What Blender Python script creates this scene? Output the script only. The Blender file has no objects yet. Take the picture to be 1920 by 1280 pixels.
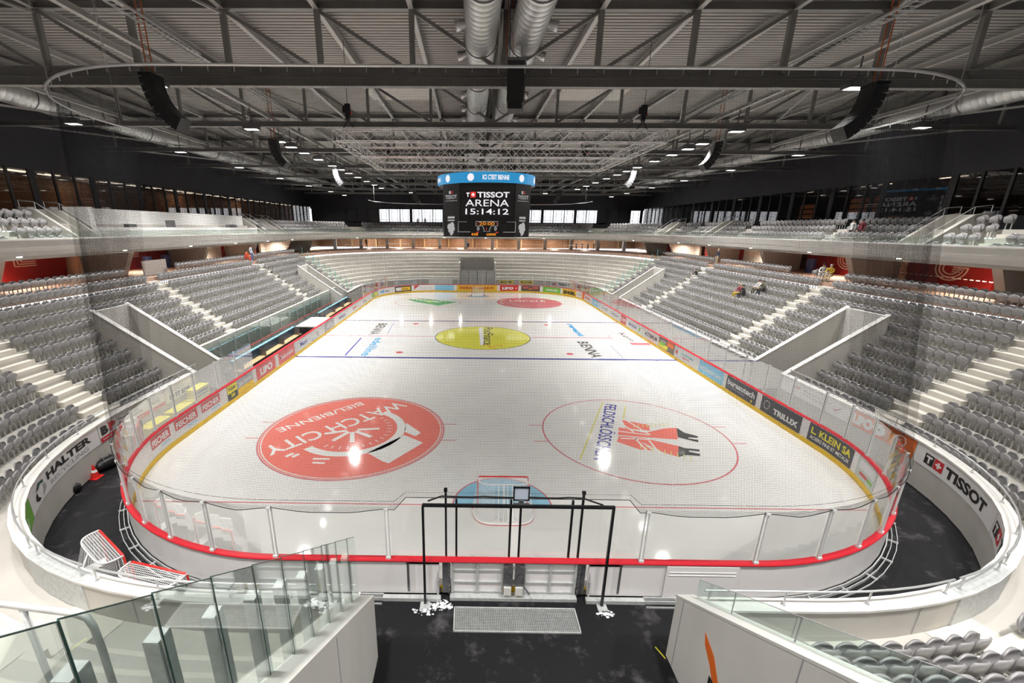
import bpy, math, random
import numpy as np
from mathutils import Vector, Matrix
PI = math.pi
random.seed(7)
SC = bpy.context.scene
COL = SC.collection

# ------------------------------------------------------------------ camera, world, exposure
CAM = (-1.2921, -9.7091, 9.7912)
cd = bpy.data.cameras.new('camera'); cam = bpy.data.objects.new('camera', cd); COL.objects.link(cam)
cd.sensor_width = 36; cd.lens = 809.665 / 1920 * 36
cd.shift_x = (960 - 871.4) / 1920; cd.shift_y = (678.18 - 640) / 1920
cd.clip_start = 0.05; cd.clip_end = 500
yaw, pit, rol = -0.0096, 0.2999, 0.0068
f_ = Vector((math.sin(yaw) * math.cos(pit), math.cos(yaw) * math.cos(pit), -math.sin(pit)))
r_ = Vector((math.cos(yaw), -math.sin(yaw), 0)); u_ = r_.cross(f_)
r2 = math.cos(rol) * r_ + math.sin(rol) * u_; u2 = -math.sin(rol) * r_ + math.cos(rol) * u_
cam.matrix_world = Matrix(((r2.x, u2.x, -f_.x, CAM[0]), (r2.y, u2.y, -f_.y, CAM[1]), (r2.z, u2.z, -f_.z, CAM[2]), (0, 0, 0, 1)))
SC.camera = cam
SC.view_settings.view_transform = 'Standard'; SC.view_settings.look = 'None'
SC.view_settings.gamma = 1; SC.view_settings.use_curve_mapping = False
SC.view_settings.exposure = -0.22
w = bpy.data.worlds.new('world'); SC.world = w; w.use_nodes = True
w.node_tree.nodes['Background'].inputs[0].default_value = (0.93, 0.95, 1, 1)
w.node_tree.nodes['Background'].inputs[1].default_value = 2.5
SC.cycles.max_bounces = 8; SC.cycles.diffuse_bounces = 4; SC.cycles.glossy_bounces = 3
SC.cycles.transparent_max_bounces = 24; SC.cycles.transmission_bounces = 2
SC.cycles.sample_clamp_indirect = 6; SC.cycles.caustics_reflective = False; SC.cycles.caustics_refractive = False
SC.cycles.use_denoising = True

# ------------------------------------------------------------------ lamps (the arena's flood lights, some added out of view at the near end)
LZ = 15.25
LAMPS = []
for sx in (-1, 1):
    for y, pw_ in ((-4.0, .55), (3.0, .3), (10.5, .75), (18.7, .9), (22.6, .7), (24.6, .5), (27.2, .5), (30.5, .5), (34.4, .7), (37.2, .5), (40.2, .5), (44.0, .6), (48.5, .7), (53.0, .7), (58.0, .7)):  # the two nearest are out of view, added to brighten the near end
        LAMPS.append((14.3 * sx, y, pw_))
    for y, pw_ in ((3, .2), (10, .4), (17.5, .9), (27, .9), (36, .9), (45.5, .9), (55, .9), (65, .9), (73, .8)):
        LAMPS.append((23.9 * sx, y, pw_))
for x in (-11, -5, 5, 11):
    LAMPS.append((x, 66.2, 0.7)); LAMPS.append((x, -5.5, .75))  # near row is unseen, added to brighten the near stand and boards
for x in (-14.3, -5, 5, 14.3): LAMPS.append((x, -12.5, 0.6))  # unseen row added behind the camera to light faces turned that way
LAMP_W = 900
lamp_data = {}
def lamp_light(pw, wide=False):
    k = (pw, wide)
    if k not in lamp_data:
        ld = bpy.data.lights.new('flood_light', 'AREA'); ld.shape = 'RECTANGLE'; ld.size = 0.62; ld.size_y = 0.34
        ld.energy = LAMP_W * pw; ld.color = (1.0, 0.972, 0.935); ld.spread = PI if wide else math.radians(112); lamp_data[k] = ld
    return lamp_data[k]

# ------------------------------------------------------------------ materials
MATS = {}
def M(name, col, rough=.55, metal=0, noise=.06, scale=2.0, spec=.5, bump=0, emit=0, coat=0, stretch=None):
    if name in MATS: return MATS[name]
    m = bpy.data.materials.new(name); m.use_nodes = True; nt = m.node_tree; N = nt.nodes; Lk = nt.links
    b = N['Principled BSDF']
    b.inputs['Roughness'].default_value = rough; b.inputs['Metallic'].default_value = metal
    b.inputs['Specular IOR Level'].default_value = spec
    if coat: b.inputs['Coat Weight'].default_value = coat; b.inputs['Coat Roughness'].default_value = .15
    if emit:
        b.inputs['Emission Color'].default_value = (*col, 1); b.inputs['Emission Strength'].default_value = emit
        b.inputs['Base Color'].default_value = (*[c * .2 for c in col], 1)
    elif noise:
        tc = N.new('ShaderNodeTexCoord'); mp = N.new('ShaderNodeMapping'); nz = N.new('ShaderNodeTexNoise')
        if stretch: mp.inputs['Scale'].default_value = stretch
        nz.inputs['Scale'].default_value = scale; nz.inputs['Detail'].default_value = 5
        mx = N.new('ShaderNodeMix'); mx.data_type = 'RGBA'
        mx.inputs[6].default_value = (*[max(0, c * (1 - noise * 2)) for c in col], 1)
        mx.inputs[7].default_value = (*[min(1, c * (1 + noise)) for c in col], 1)
        Lk.new(tc.outputs['Object'], mp.inputs[0]); Lk.new(mp.outputs[0], nz.inputs[0]); Lk.new(nz.outputs[0], mx.inputs[0])
        Lk.new(mx.outputs[2], b.inputs['Base Color'])
        if bump:
            bp = N.new('ShaderNodeBump'); bp.inputs['Strength'].default_value = bump; bp.inputs['Distance'].default_value = .01
            Lk.new(nz.outputs[0], bp.inputs['Height']); Lk.new(bp.outputs[0], b.inputs['Normal'])
    else:
        b.inputs['Base Color'].default_value = (*col, 1)
    MATS[name] = m
    return m
def glass(name, tint=(.93, .965, .95), fac=.08, refl=(1, 1, 1)):
    m = bpy.data.materials.new(name); m.use_nodes = True; nt = m.node_tree; N = nt.nodes; Lk = nt.links
    N.remove(N['Principled BSDF']); out = N['Material Output']
    t = N.new('ShaderNodeBsdfTransparent'); t.inputs[0].default_value = (*tint, 1)
    g = N.new('ShaderNodeBsdfGlossy'); g.inputs['Roughness'].default_value = .02; g.inputs[0].default_value = (*refl, 1)
    lw = N.new('ShaderNodeLayerWeight'); lw.inputs[0].default_value = .25
    ma = N.new('ShaderNodeMath'); ma.operation = 'MULTIPLY_ADD'; ma.inputs[1].default_value = .35; ma.inputs[2].default_value = fac
    mx = N.new('ShaderNodeMixShader')
    Lk.new(lw.outputs['Fresnel'], ma.inputs[0]); Lk.new(ma.outputs[0], mx.inputs[0])
    Lk.new(t.outputs[0], mx.inputs[1]); Lk.new(g.outputs[0], mx.inputs[2]); Lk.new(mx.outputs[0], out.inputs[0])
    MATS[name] = m
    return m
def netmat(name, col, cell, th):
    m = bpy.data.materials.new(name); m.use_nodes = True; nt = m.node_tree; N = nt.nodes; Lk = nt.links
    b = N['Principled BSDF']; out = N['Material Output']; b.inputs['Base Color'].default_value = (*col, 1); b.inputs['Roughness'].default_value = .8
    b.inputs['Specular IOR Level'].default_value = .05
    uv = N.new('ShaderNodeUVMap'); sp = N.new('ShaderNodeSeparateXYZ'); Lk.new(uv.outputs[0], sp.inputs[0])
    masks = []
    for k in (0, 1):
        a = N.new('ShaderNodeMath'); a.operation = 'MULTIPLY'; a.inputs[1].default_value = 1 / cell; Lk.new(sp.outputs[k], a.inputs[0])
        fr = N.new('ShaderNodeMath'); fr.operation = 'FRACT'; Lk.new(a.outputs[0], fr.inputs[0])
        c = N.new('ShaderNodeMath'); c.operation = 'LESS_THAN'; c.inputs[1].default_value = th; Lk.new(fr.outputs[0], c.inputs[0]); masks.append(c)
    mxm = N.new('ShaderNodeMath'); mxm.operation = 'MAXIMUM'; Lk.new(masks[0].outputs[0], mxm.inputs[0]); Lk.new(masks[1].outputs[0], mxm.inputs[1])
    tr = N.new('ShaderNodeBsdfTransparent'); mx = N.new('ShaderNodeMixShader')
    Lk.new(mxm.outputs[0], mx.inputs[0]); Lk.new(tr.outputs[0], mx.inputs[1]); Lk.new(b.outputs[0], mx.inputs[2]); Lk.new(mx.outputs[0], out.inputs[0])
    MATS[name] = m
    return m
def concrete(name, col, panel=0):
    m = M(name, col, rough=.8, noise=.09, scale=.9, bump=.15, stretch=(1, 1, .35))
    return m

ICE_S = dict(rough=.07, spec=.55)
def icemat(name, col, noise=.02):
    m = M(name, col, noise=noise, scale=.5, **ICE_S)
    return m
ice_m = icemat('ice', (.76, .755, .735), .035)
nt = ice_m.node_tree; bsdf = nt.nodes['Principled BSDF']
nz = nt.nodes.new('ShaderNodeTexNoise'); nz.inputs['Scale'].default_value = 1.2; nz.inputs['Detail'].default_value = 6
tc = nt.nodes.new('ShaderNodeTexCoord'); mp = nt.nodes.new('ShaderNodeMapping'); mp.inputs['Scale'].default_value = (1, .25, 1)
nt.links.new(tc.outputs['Object'], mp.inputs[0]); nt.links.new(mp.outputs[0], nz.inputs[0])
cr = nt.nodes.new('ShaderNodeMapRange'); cr.inputs[3].default_value = .05; cr.inputs[4].default_value = .09
nt.links.new(nz.outputs[0], cr.inputs[0]); nt.links.new(cr.outputs[0], bsdf.inputs['Roughness'])
white_board = M('board_white', (.80, .79, .78), .35, noise=.03, scale=1.5)
board_face = M('board_face', (.84, .82, .82), .3, noise=0)
yellow_kick = M('kick_yellow', (.85, .55, .02), .4, noise=.03)
cap_red = M('cap_red', (.62, .02, .035), .35, noise=.04)
black_rubber = M('rubber_floor', (.009, .009, .011), .65, spec=.25, noise=.5, scale=1.1, bump=.3)
nt = black_rubber.node_tree; bs_ = nt.nodes['Principled BSDF']
n1 = nt.nodes.new('ShaderNodeTexNoise'); n1.inputs['Scale'].default_value = 1.3; n1.inputs['Detail'].default_value = 9; n1.inputs['Roughness'].default_value = .75
tcr = nt.nodes.new('ShaderNodeTexCoord'); rmp = nt.nodes.new('ShaderNodeValToRGB'); rmp.color_ramp.elements[0].position = .54; rmp.color_ramp.elements[0].color = (.009, .009, .011, 1); rmp.color_ramp.elements[1].position = .78; rmp.color_ramp.elements[1].color = (.11, .105, .11, 1)
nt.links.new(tcr.outputs['Object'], n1.inputs[0]); nt.links.new(n1.outputs[0], rmp.inputs[0]); nt.links.new(rmp.outputs[0], bs_.inputs['Base Color'])
conc = concrete('concrete_light', (.56, .54, .50))
conc_w = concrete('concrete_white', (.72, .71, .68))
conc_t = concrete('concrete_tread', (.54, .52, .48))
step_m = concrete('step_cream', (.68, .65, .585))
galv = M('galvanised_steel', (.60, .62, .62), .42, .2, noise=.2, scale=9)
galv_d = M('dark_galvanised', (.22, .22, .23), .4, .7, noise=.3, scale=6)
rail_m = M('rail_grey', (.66, .68, .69), .3, .6, noise=.05)
steel_w = M('roof_steel', (.25, .248, .24), .5, .35, noise=.15, scale=1.2)
steel_l = M('roof_steel_light', (.46, .455, .44), .45, .4, noise=.1, scale=1.2)
steel_d = M('roof_steel_dark', (.07, .07, .074), .5, .3, noise=.15, scale=1.2)
deck_m = M('roof_deck', (.40, .39, .37), .5, .3, noise=.08, scale=.4)
duct_m = M('spiral_duct', (.60, .61, .61), .42, .75, noise=.06, scale=3)
alu = M('truss_aluminium', (.82, .82, .82), .3, .6, noise=.03)
black_m = M('black_metal', (.012, .012, .014), .4, .2, noise=.2, scale=5)
black_p = M('black_plastic', (.015, .015, .017), .5, noise=.2)
navy = M('facade_dark', (.022, .022, .03), .55, noise=.15, scale=.3, stretch=(1, 1, .1))
red_m = M('red_paint', (.34, .014, .014), .5, noise=.04)
red_b = M('bright_red', (.72, .025, .02), .4, noise=.05)
orange_m = M('orange', (.85, .16, .02), .5, noise=.05)
orange_c = M('chain_orange', (.42, .10, .03), .5, noise=.1)
wood_m = M('wood_panel', (.42, .23, .13), .5, noise=.18, scale=2, stretch=(1, 1, .15))
wood_l = M('wood_light', (.62, .42, .22), .5, noise=.12, scale=3, stretch=(1, .2, 1))
pinkfloor = M('concourse_floor', (.50, .33, .25), .5, noise=.06)
seat_m = M('seat_grey', (.285, .28, .285), .32, noise=.03, coat=.25)
seat_m2 = M('seat_grey_pan', (.305, .30, .305), .32, noise=.03, coat=.25)
brk_m = M('seat_bracket', (.60, .61, .60), .45, .2, noise=.05)
G_board = glass('board_glass', (.955, .965, .96), .035)
G_fence = glass('fence_glass', (.91, .965, .945), .03)
G_edge = M('glass_edge', (.03, .07, .06), .2, noise=0)
G_rail = glass('balustrade_glass', (.88, .94, .92), .06)
G_win = glass('window_glass', (.55, .55, .55), .10)
G_far = glass('far_window_glass', (.9, .9, .9), .03)
G_dark = M('dark_mirror_glass', (.004, .004, .005), .02, noise=0, spec=1.0)
net_black = netmat('net_black', (.006, .006, .007), .045, .10)
net_white = netmat('net_white', (.85, .85, .85), .06, .17)
TXT = {}
def flat(name, col, rough=.45): return M('print_' + name, col, rough, noise=0)
BK = flat('black', (.015, .015, .015)); WH = flat('white', (.86, .86, .86)); RD = flat('red', (.62, .02, .03)); DG = flat('dark_grey', (.055, .055, .065))
BL = flat('blue', (.06, .32, .62)); LB = flat('light_blue', (.28, .62, .85)); YE = flat('yellow', (.85, .75, .05)); GN = flat('green', (.18, .48, .06))
OR = flat('orange', (.85, .17, .02)); SAL = flat('salmon_red', (.62, .10, .10)); BR = flat('brown', (.12, .09, .06)); NV = flat('navy', (.06, .07, .28)); GY = flat('grey', (.40, .40, .42))
YO = flat('yellow_orange', (.85, .55, .03)); PK = flat('pale_panel', (.74, .74, .76)); TQ = flat('teal', (.14, .42, .45)); CREAM = flat('cream', (.85, .62, .50))

# ------------------------------------------------------------------ mesh helpers
LOC = {}
class MB:
    def __init__(s): s.v = []; s.f = []; s.mi = []; s.uv = None
    def add(s, vs, fs, mi=0):
        o = len(s.v); s.v.extend([tuple(p) for p in vs]); s.f.extend([tuple(i + o for i in f) for f in fs]); s.mi.extend([mi] * len(fs)); return s
    def box(s, c, d, rz=0, mi=0, ax=None):
        hx, hy, hz = d[0] / 2, d[1] / 2, d[2] / 2
        P = [Vector((x * hx, y * hy, z * hz)) for x in (-1, 1) for y in (-1, 1) for z in (-1, 1)]
        if ax is not None: P = [ax @ p for p in P]
        elif rz:
            R = Matrix.Rotation(rz, 3, 'Z'); P = [R @ p for p in P]
        s.add([(p.x + c[0], p.y + c[1], p.z + c[2]) for p in P], [(0, 1, 3, 2), (4, 6, 7, 5), (0, 4, 5, 1), (2, 3, 7, 6), (0, 2, 6, 4), (1, 5, 7, 3)], mi); return s
    def bar(s, a, b, wd, ht=None, mi=0, up=(0, 0, 1)):
        a = Vector(a); b = Vector(b); d = b - a; l = d.length
        if l < 1e-6: return s
        y = d / l; u = Vector(up)
        if abs(y.dot(u)) > .98: u = Vector((1, 0, 0))
        x = y.cross(u).normalized(); z = x.cross(y)
        R = Matrix((x, y, z)).transposed()
        return s.box((a + b) / 2, (wd, l, ht or wd), mi=mi, ax=R)
    def ibeam(s, a, b, wd, ht, t=.03, mi=0):
        a = Vector(a); b = Vector(b); z = Vector((0, 0, 1))
        s.bar(a + z * (ht / 2 - t / 2), b + z * (ht / 2 - t / 2), wd, t, mi); s.bar(a - z * (ht / 2 - t / 2), b - z * (ht / 2 - t / 2), wd, t, mi)
        return s.bar(a, b, t, ht - 2 * t, mi)
    def tube(s, pts, r, n=8, mi=0, closed=False, cap=True):
        pts = [Vector(p) for p in pts]; m = len(pts); rings = []
        rr = r if isinstance(r, (list, tuple)) else [r] * m
        pu = None; vs = []
        for i, p in enumerate(pts):
            if closed: d = pts[(i + 1) % m] - pts[i - 1]
            else: d = pts[min(i + 1, m - 1)] - pts[max(i - 1, 0)]
            d.normalize()
            if pu is None: pu = Vector((0, 0, 1)) if abs(d.z) < .9 else Vector((1, 0, 0))
            x = d.cross(pu); x = x.normalized() if x.length > 1e-5 else Vector((1, 0, 0)); pu = x.cross(d).normalized()
            for k in range(n):
                a = 2 * PI * k / n; vs.append(p + (x * math.cos(a) + pu * math.sin(a)) * rr[i])
        fs = []
        for i in range(m if closed else m - 1):
            for k in range(n):
                a = i * n + k; b = i * n + (k + 1) % n; c = ((i + 1) % m) * n + (k + 1) % n; e = ((i + 1) % m) * n + k
                fs.append((a, b, c, e))
        if cap and not closed: fs.append(tuple(range(n))[::-1]); fs.append(tuple(range((m - 1) * n, m * n)))
        return s.add(vs, fs, mi)
    def prism(s, poly, z0, z1, mi=0):
        n = len(poly); vs = [(x, y, z0) for x, y in poly] + [(x, y, z1) for x, y in poly]
        return s.add(vs, [tuple(range(n))[::-1], tuple(range(n, 2 * n))] + [(i, (i + 1) % n, n + (i + 1) % n, n + i) for i in range(n)], mi)
    def cyl(s, c, r, h, n=16, mi=0, r2=None):
        r2 = r if r2 is None else r2
        vs = [(c[0] + r * math.cos(2 * PI * k / n), c[1] + r * math.sin(2 * PI * k / n), c[2]) for k in range(n)] + [(c[0] + r2 * math.cos(2 * PI * k / n), c[1] + r2 * math.sin(2 * PI * k / n), c[2] + h) for k in range(n)]
        return s.add(vs, [tuple(range(n))[::-1], tuple(range(n, 2 * n))] + [(i, (i + 1) % n, n + (i + 1) % n, n + i) for i in range(n)], mi)
    def sphere(s, c, r, n=10, m=7, mi=0, sc=(1, 1, 1)):
        vs = [(c[0], c[1], c[2] - r * sc[2])]
        for j in range(1, m):
            t = PI * j / m
            for k in range(n): a = 2 * PI * k / n; vs.append((c[0] + r * sc[0] * math.sin(t) * math.cos(a), c[1] + r * sc[1] * math.sin(t) * math.sin(a), c[2] - r * sc[2] * math.cos(t)))
        vs.append((c[0], c[1], c[2] + r * sc[2])); fs = [(0, 1 + (k + 1) % n, 1 + k) for k in range(n)]
        for j in range(m - 2):
            for k in range(n): a = 1 + j * n + k; b = 1 + j * n + (k + 1) % n; fs.append((a, b, b + n, a + n))
        e = len(vs) - 1; o = 1 + (m - 2) * n
        fs += [(e, o + k, o + (k + 1) % n) for k in range(n)]
        return s.add(vs, fs, mi)
def tag(o, label=None, cat=None, group=None, kind=None):
    if label: o['label'] = label
    if cat: o['category'] = cat
    if group: o['group'] = group
    if kind: o['kind'] = kind
    return o
def thing(name, loc, label, cat, group=None, rz=0):
    o = bpy.data.objects.new(name, None); COL.objects.link(o); o.location = loc; o.empty_display_size = .1
    o.rotation_euler = (0, 0, rz); LOC[o] = (Vector(loc), rz)
    return tag(o, label, cat, group)
def obj(name, mb, mats, parent=None, smooth=False, loc=None, local=False):
    me = bpy.data.meshes.new(name); vs = mb.v
    if parent is not None and not local:
        off, rz = LOC[parent]
        if rz:
            R = Matrix.Rotation(-rz, 3, 'Z'); vs = [tuple(R @ (Vector(p) - off)) for p in vs]
        else: vs = [(p[0] - off.x, p[1] - off.y, p[2] - off.z) for p in vs]
    elif loc is not None: vs = [(p[0] - loc[0], p[1] - loc[1], p[2] - loc[2]) for p in vs]
    me.from_pydata(vs, [], mb.f)
    for m in (mats if isinstance(mats, (list, tuple)) else [mats]): me.materials.append(m)
    if any(mb.mi): me.polygons.foreach_set('material_index', mb.mi)
    if smooth: me.polygons.foreach_set('use_smooth', [True] * len(me.polygons))
    if mb.uv is not None:
        l = me.uv_layers.new(name='UVMap'); co = np.array([mb.uv[vi] for p in me.polygons for vi in p.vertices], dtype=np.float32).ravel(); l.data.foreach_set('uv', co)
    me.validate(); me.update()
    o = bpy.data.objects.new(name, me); COL.objects.link(o)
    if loc is not None: o.location = loc
    if parent is not None: o.parent = parent; LOC[o] = LOC[parent]
    else: LOC[o] = (Vector(loc or (0, 0, 0)), 0)
    return o
def struct(name, mb, mats, **k): return tag(obj(name, mb, mats, **k), kind='structure')
def solo(name, mb, mats, label, cat, group=None, loc=None, **k):
    if loc is None:
        a = np.array(mb.v); lo = a.min(0); hi = a.max(0); loc = (float((lo[0] + hi[0]) / 2), float((lo[1] + hi[1]) / 2), float(lo[2]))
    return tag(obj(name, mb, mats, loc=loc, **k), label, cat, group)
def dup(o, loc=None, rz=None, parent=None, label=None, group=None):
    c = o.copy(); COL.objects.link(c); c.parent = parent
    if loc is not None: c.location = loc
    if rz is not None: c.rotation_euler = (0, 0, rz)
    if label: c['label'] = label
    if group: c['group'] = group
    for ch in KIDS.get(o, []) or [x for x in o.children]:
        dup(ch, parent=c)
    return c
KIDS = {}

# ------------------------------------------------------------------ path round the rink: s = length along the boards, d = distance outwards
A_ = 8.5 * PI / 2
SEG = [6.5, A_, 43, A_, 13, A_, 43, A_, 6.5]
LP = sum(SEG)
BRK = [0]
for l in SEG: BRK.append(BRK[-1] + l)
SEGD = [('l', (0, 0), (1, 0)), ('a', (6.5, 8.5), -PI / 2), ('l', (15, 8.5), (0, 1)), ('a', (6.5, 51.5), 0), ('l', (6.5, 60), (-1, 0)), ('a', (-6.5, 51.5), PI / 2), ('l', (-15, 51.5), (0, -1)), ('a', (-6.5, 8.5), PI), ('l', (-6.5, 0), (1, 0))]
def base(s):
    s = s % LP
    for i, g in enumerate(SEGD):
        if s <= BRK[i + 1] or i == 8:
            t = s - BRK[i]
            if g[0] == 'l': return g[1][0] + g[2][0] * t, g[1][1] + g[2][1] * t, g[2][1], -g[2][0]
            a = g[2] + t / 8.5; return g[1][0] + 8.5 * math.cos(a), g[1][1] + 8.5 * math.sin(a), math.cos(a), math.sin(a)
def DD(s, d):     # the stand's near corners are a little squarer than the boards'
    if d < 1.5: return d
    q = s % LP
    if BRK[1] < q < BRK[2]: return d + .33 * math.sin(PI * (q - BRK[1]) / A_) ** 2
    if BRK[7] < q < BRK[8]: return d + .45 * math.sin(PI * (q - BRK[7]) / A_) ** 2
    return d
def pt(s, d, z=0):
    d = DD(s, d); x, y, nx, ny = base(s); return (x + nx * d, y + ny * d, z)
def srange(s0, s1, ds=.8, force=False):
    out = [s0]; k0 = math.floor(s0 / LP)
    for k in (k0 - 1, k0, k0 + 1, k0 + 2):
        for i in range(9):
            a = BRK[i] + k * LP; b = BRK[i + 1] + k * LP; lo = max(a, s0); hi = min(b, s1)
            if hi - lo > 1e-6:
                n = max(1, math.ceil((hi - lo) / ds)) if (SEGD[i][0] == 'a' or force) else 1
                out += [lo + (hi - lo) * j / n for j in range(1, n + 1)]
    r = []
    for x in sorted(out):
        if not r or x - r[-1] > 1e-5: r.append(x)
    return r
def sweep(mb, s0, s1, prof, ds=.8, mi=0, closed=True, cap=True):
    S = srange(s0, s1, ds); n = len(prof); vs = []; fs = []
    for s in S:
        x, y, nx, ny = base(s)
        for d, z in prof: e = DD(s, d); vs.append((x + nx * e, y + ny * e, z))
    for i in range(len(S) - 1):
        for k in range(n if closed else n - 1):
            a = i * n + k; b = i * n + (k + 1) % n; fs.append((a, b, b + n, a + n))
    if cap and closed: fs.append(tuple(range(n))); fs.append(tuple(range((len(S) - 1) * n, len(S) * n))[::-1])
    return mb.add(vs, fs, mi)
def rect(d0, d1, z0, z1): return [(d0, z0), (d1, z0), (d1, z1), (d0, z1)]
def yR(y): return 19.852 + (y - 8.5)        # s of a point on the right-hand side
def yL(y): return LP - yR(y)
def gaps(s0, s1, gl):
    out = []; c = s0
    for a, b in sorted(gl):
        if b <= c or a >= s1: continue
        if a > c: out.append((c, a))
        c = max(c, b)
    if c < s1: out.append((c, s1))
    return out

# ------------------------------------------------------------------ lettering
def text2d(t, bold=.0):
    k = (t, bold)
    if k not in TXT:
        cu = bpy.data.curves.new('lettering', 'FONT'); cu.body = t; cu.offset = bold; cu.resolution_u = 3
        o = bpy.data.objects.new('lettering', cu); COL.objects.link(o)
        dg = bpy.context.evaluated_depsgraph_get(); me = bpy.data.meshes.new_from_object(o.evaluated_get(dg))
        v = np.array([tuple(x.co)[:2] for x in me.vertices]); f = [tuple(p.vertices) for p in me.polygons]
        bpy.data.objects.remove(o); bpy.data.curves.remove(cu); bpy.data.meshes.remove(me)
        lo = v.min(0); v = v - lo; TXT[k] = (v, f, v.max(0))
    return TXT[k]
def put(mb, t, x, y, w=None, h=None, bold=.02, mi=0, fmap=None, shear=0, sep=None):
    """lettering with its lower left corner at x, y (w and/or h set its size), through fmap(u, v)"""
    v, f, sz = text2d(t, bold); sy = (h / sz[1]) if h else w / sz[0]; sx = (w / sz[0]) if w else sy
    pts = [(x + a * sx + b * sy * shear, y + b * sy) for a, b in v]
    mb.add([fmap(a, b) for a, b in pts], f, mi); return sx * sz[0]
def poly(mb, pts, fmap, mi=0): mb.add([fmap(a, b) for a, b in pts], [tuple(range(len(pts)))], mi)
def quad(mb, x0, y0, x1, y1, fmap, mi=0, n=1):
    for i in range(n):
        a = x0 + (x1 - x0) * i / n; b = x0 + (x1 - x0) * (i + 1) / n
        poly(mb, [(a, y0), (b, y0), (b, y1), (a, y1)], fmap, mi)
def wallmap(s1, d, z0, off=0):
    def f(u, v):
        return pt(s1 - u, d - off, z0 + v)
    return f
def advert(s0, s1, d, z0, z1, bg, parts, label, group=None, name='advert_board', th=.012):
    W = s1 - s0; H = z1 - z0; c = pt((s0 + s1) / 2, d, z0)
    t = thing(name, c, label, 'advert', group)
    mb = MB(); sweep(mb, s0, s1, rect(d - th, d, z0, z1), ds=.2); obj('panel', mb, bg, t)
    by = {}
    for i, p in enumerate(parts):
        kind, m = p[0], p[1]; mb = by.setdefault((m, kind), MB())
        fm = wallmap(s1, d, z0, th + .004 + .002 * i)
        if kind == 't': put(mb, p[2], p[3] * W, p[4] * H, w=p[5] * W if p[5] else None, h=p[6] * H if p[6] else None, bold=p[7] if len(p) > 7 else .03, fmap=fm)
        elif kind == 'q': quad(mb, p[2] * W, p[3] * H, p[4] * W, p[5] * H, fm, n=max(1, int((p[4] - p[2]) * W / .12)))
        elif kind == 'p': poly(mb, [(a * W, b * H) for a, b in p[2]], fm)
        elif kind == 'o': poly(mb, [(p[2] * W + p[4] * math.cos(2 * PI * k / 24), p[3] * H + p[5 if len(p) > 5 else 4] * math.sin(2 * PI * k / 24)) for k in range(24)], fm)
    for (m, kind), mb in by.items(): obj('lettering' if kind == 't' else 'printed_shape', mb, m, t)
    return t
def swiss_logo(fx, x, y, h, mbk, mrd, mwh, off=.004):
    """a black square with a T beside a red square with a white cross"""
    quad(mbk, x, y, x + h * .9, y + h, fx(0)); quad(mrd, x + h * .95, y, x + h * 1.9, y + h, fx(0))
    quad(mwh, x + h * .15, y + h * .66, x + h * .75, y + h * .85, fx(off)); quad(mwh, x + h * .36, y + h * .12, x + h * .54, y + h * .66, fx(off))
    cx = x + h * 1.425; cy = y + h / 2
    quad(mwh, cx - h * .3, cy - h * .1, cx + h * .3, cy + h * .1, fx(off)); quad(mwh, cx - h * .1, cy - h * .3, cx + h * .1, cy + h * .3, fx(off))
# ------------------------------------------------------------------ bowl dimensions
def TZ(k): return .97 + .52 * k              # tread height of row k
def TD(k): return 2.45 + .73 * k             # front edge of tread k
NR = 10
CZ = TZ(NR)                                   # concourse level
TUN = (-3.4, 3.55)                            # mouth of the players' tunnel
VOM = [(yR(14.2), yR(16.9)), (yR(43.1), yR(45.8)), (LP - yR(45.8), LP - yR(43.1)), (yL(16.0), yL(13.5))]
TUN_GAP = [(LP - 3.7, LP + 3.9), (-3.7, 3.9)]
FAR_GAP = [(BRK[4] + 6.5 - 2.9, BRK[4] + 6.5 + 2.9)]
AISLE = [20.05, 33.45, 49.25, 62.65, LP - 20.05, LP - 33.45, LP - 49.25, LP - 62.65, 9.3, LP - 9.3]
LBEN = (yL(45.5), yL(16.3))                   # players' bench side: the first two rows give way
# ground
mb = MB(); mb.box((0, 30, -.2), (90, 130, .3)); struct('floor', mb, black_rubber, loc=(0, 30, -.2))
# ice
ring = [pt(s, -.03)[:2] for s in srange(0, LP, .5)][:-1]
mb = MB(); mb.prism(ring, -.045, 0.0); ice = struct('floor_ice', mb, ice_m)
# ice markings (children of the ice)
def flatmap(x0, y0, rd, z=.003):
    """u runs along unit direction rd, v to its left"""
    r = Vector((rd[0], rd[1])).normalized(); up = Vector((-r.y, r.x))
    return lambda u, v: (x0 + r.x * u + up.x * v, y0 + r.y * u + up.y * v, z)
wm = lambda u, v: (u, v, .003)
i_blue = icemat('ice_blue', (.06, .07, .28)); i_red = icemat('ice_red', (.60, .13, .14)); i_thin = icemat('ice_line', (.62, .20, .22)); i_cre = icemat('ice_crease', (.28, .54, .70))
i_yel = icemat('ice_yellow', (.70, .68, .10)); i_w = icemat('ice_white', (.85, .85, .83)); i_dk = icemat('ice_dark', (.10, .10, .10)); i_sal = icemat('ice_salmon', (.84, .23, .19)); i_gn = icemat('ice_green', (.10, .45, .15))
i_nv = icemat('ice_navy', (.10, .10, .38)); i_lb = icemat('ice_light_blue', (.10, .38, .70)); i_gold = icemat('ice_gold', (.70, .65, .25)); i_or = icemat('ice_orange', (.80, .28, .03)); i_dim = icemat('ice_rose', (.62, .14, .17))
def xw(y):
    if y < 8.5: return 6.5 + math.sqrt(max(0, 8.5 ** 2 - (8.5 - y) ** 2))
    if y > 51.5: return 6.5 + math.sqrt(max(0, 8.5 ** 2 - (y - 51.5) ** 2))
    return 15
def icepart(name, mb, m, label=None):
    o = obj(name, mb, m, ice); 
    if label: o['label'] = label
    return o
for y in (22.93, 37.07):
    mb = MB(); quad(mb, -14.98, y - .15, 14.98, y + .15, wm); icepart('blue_line', mb, i_blue)
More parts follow.
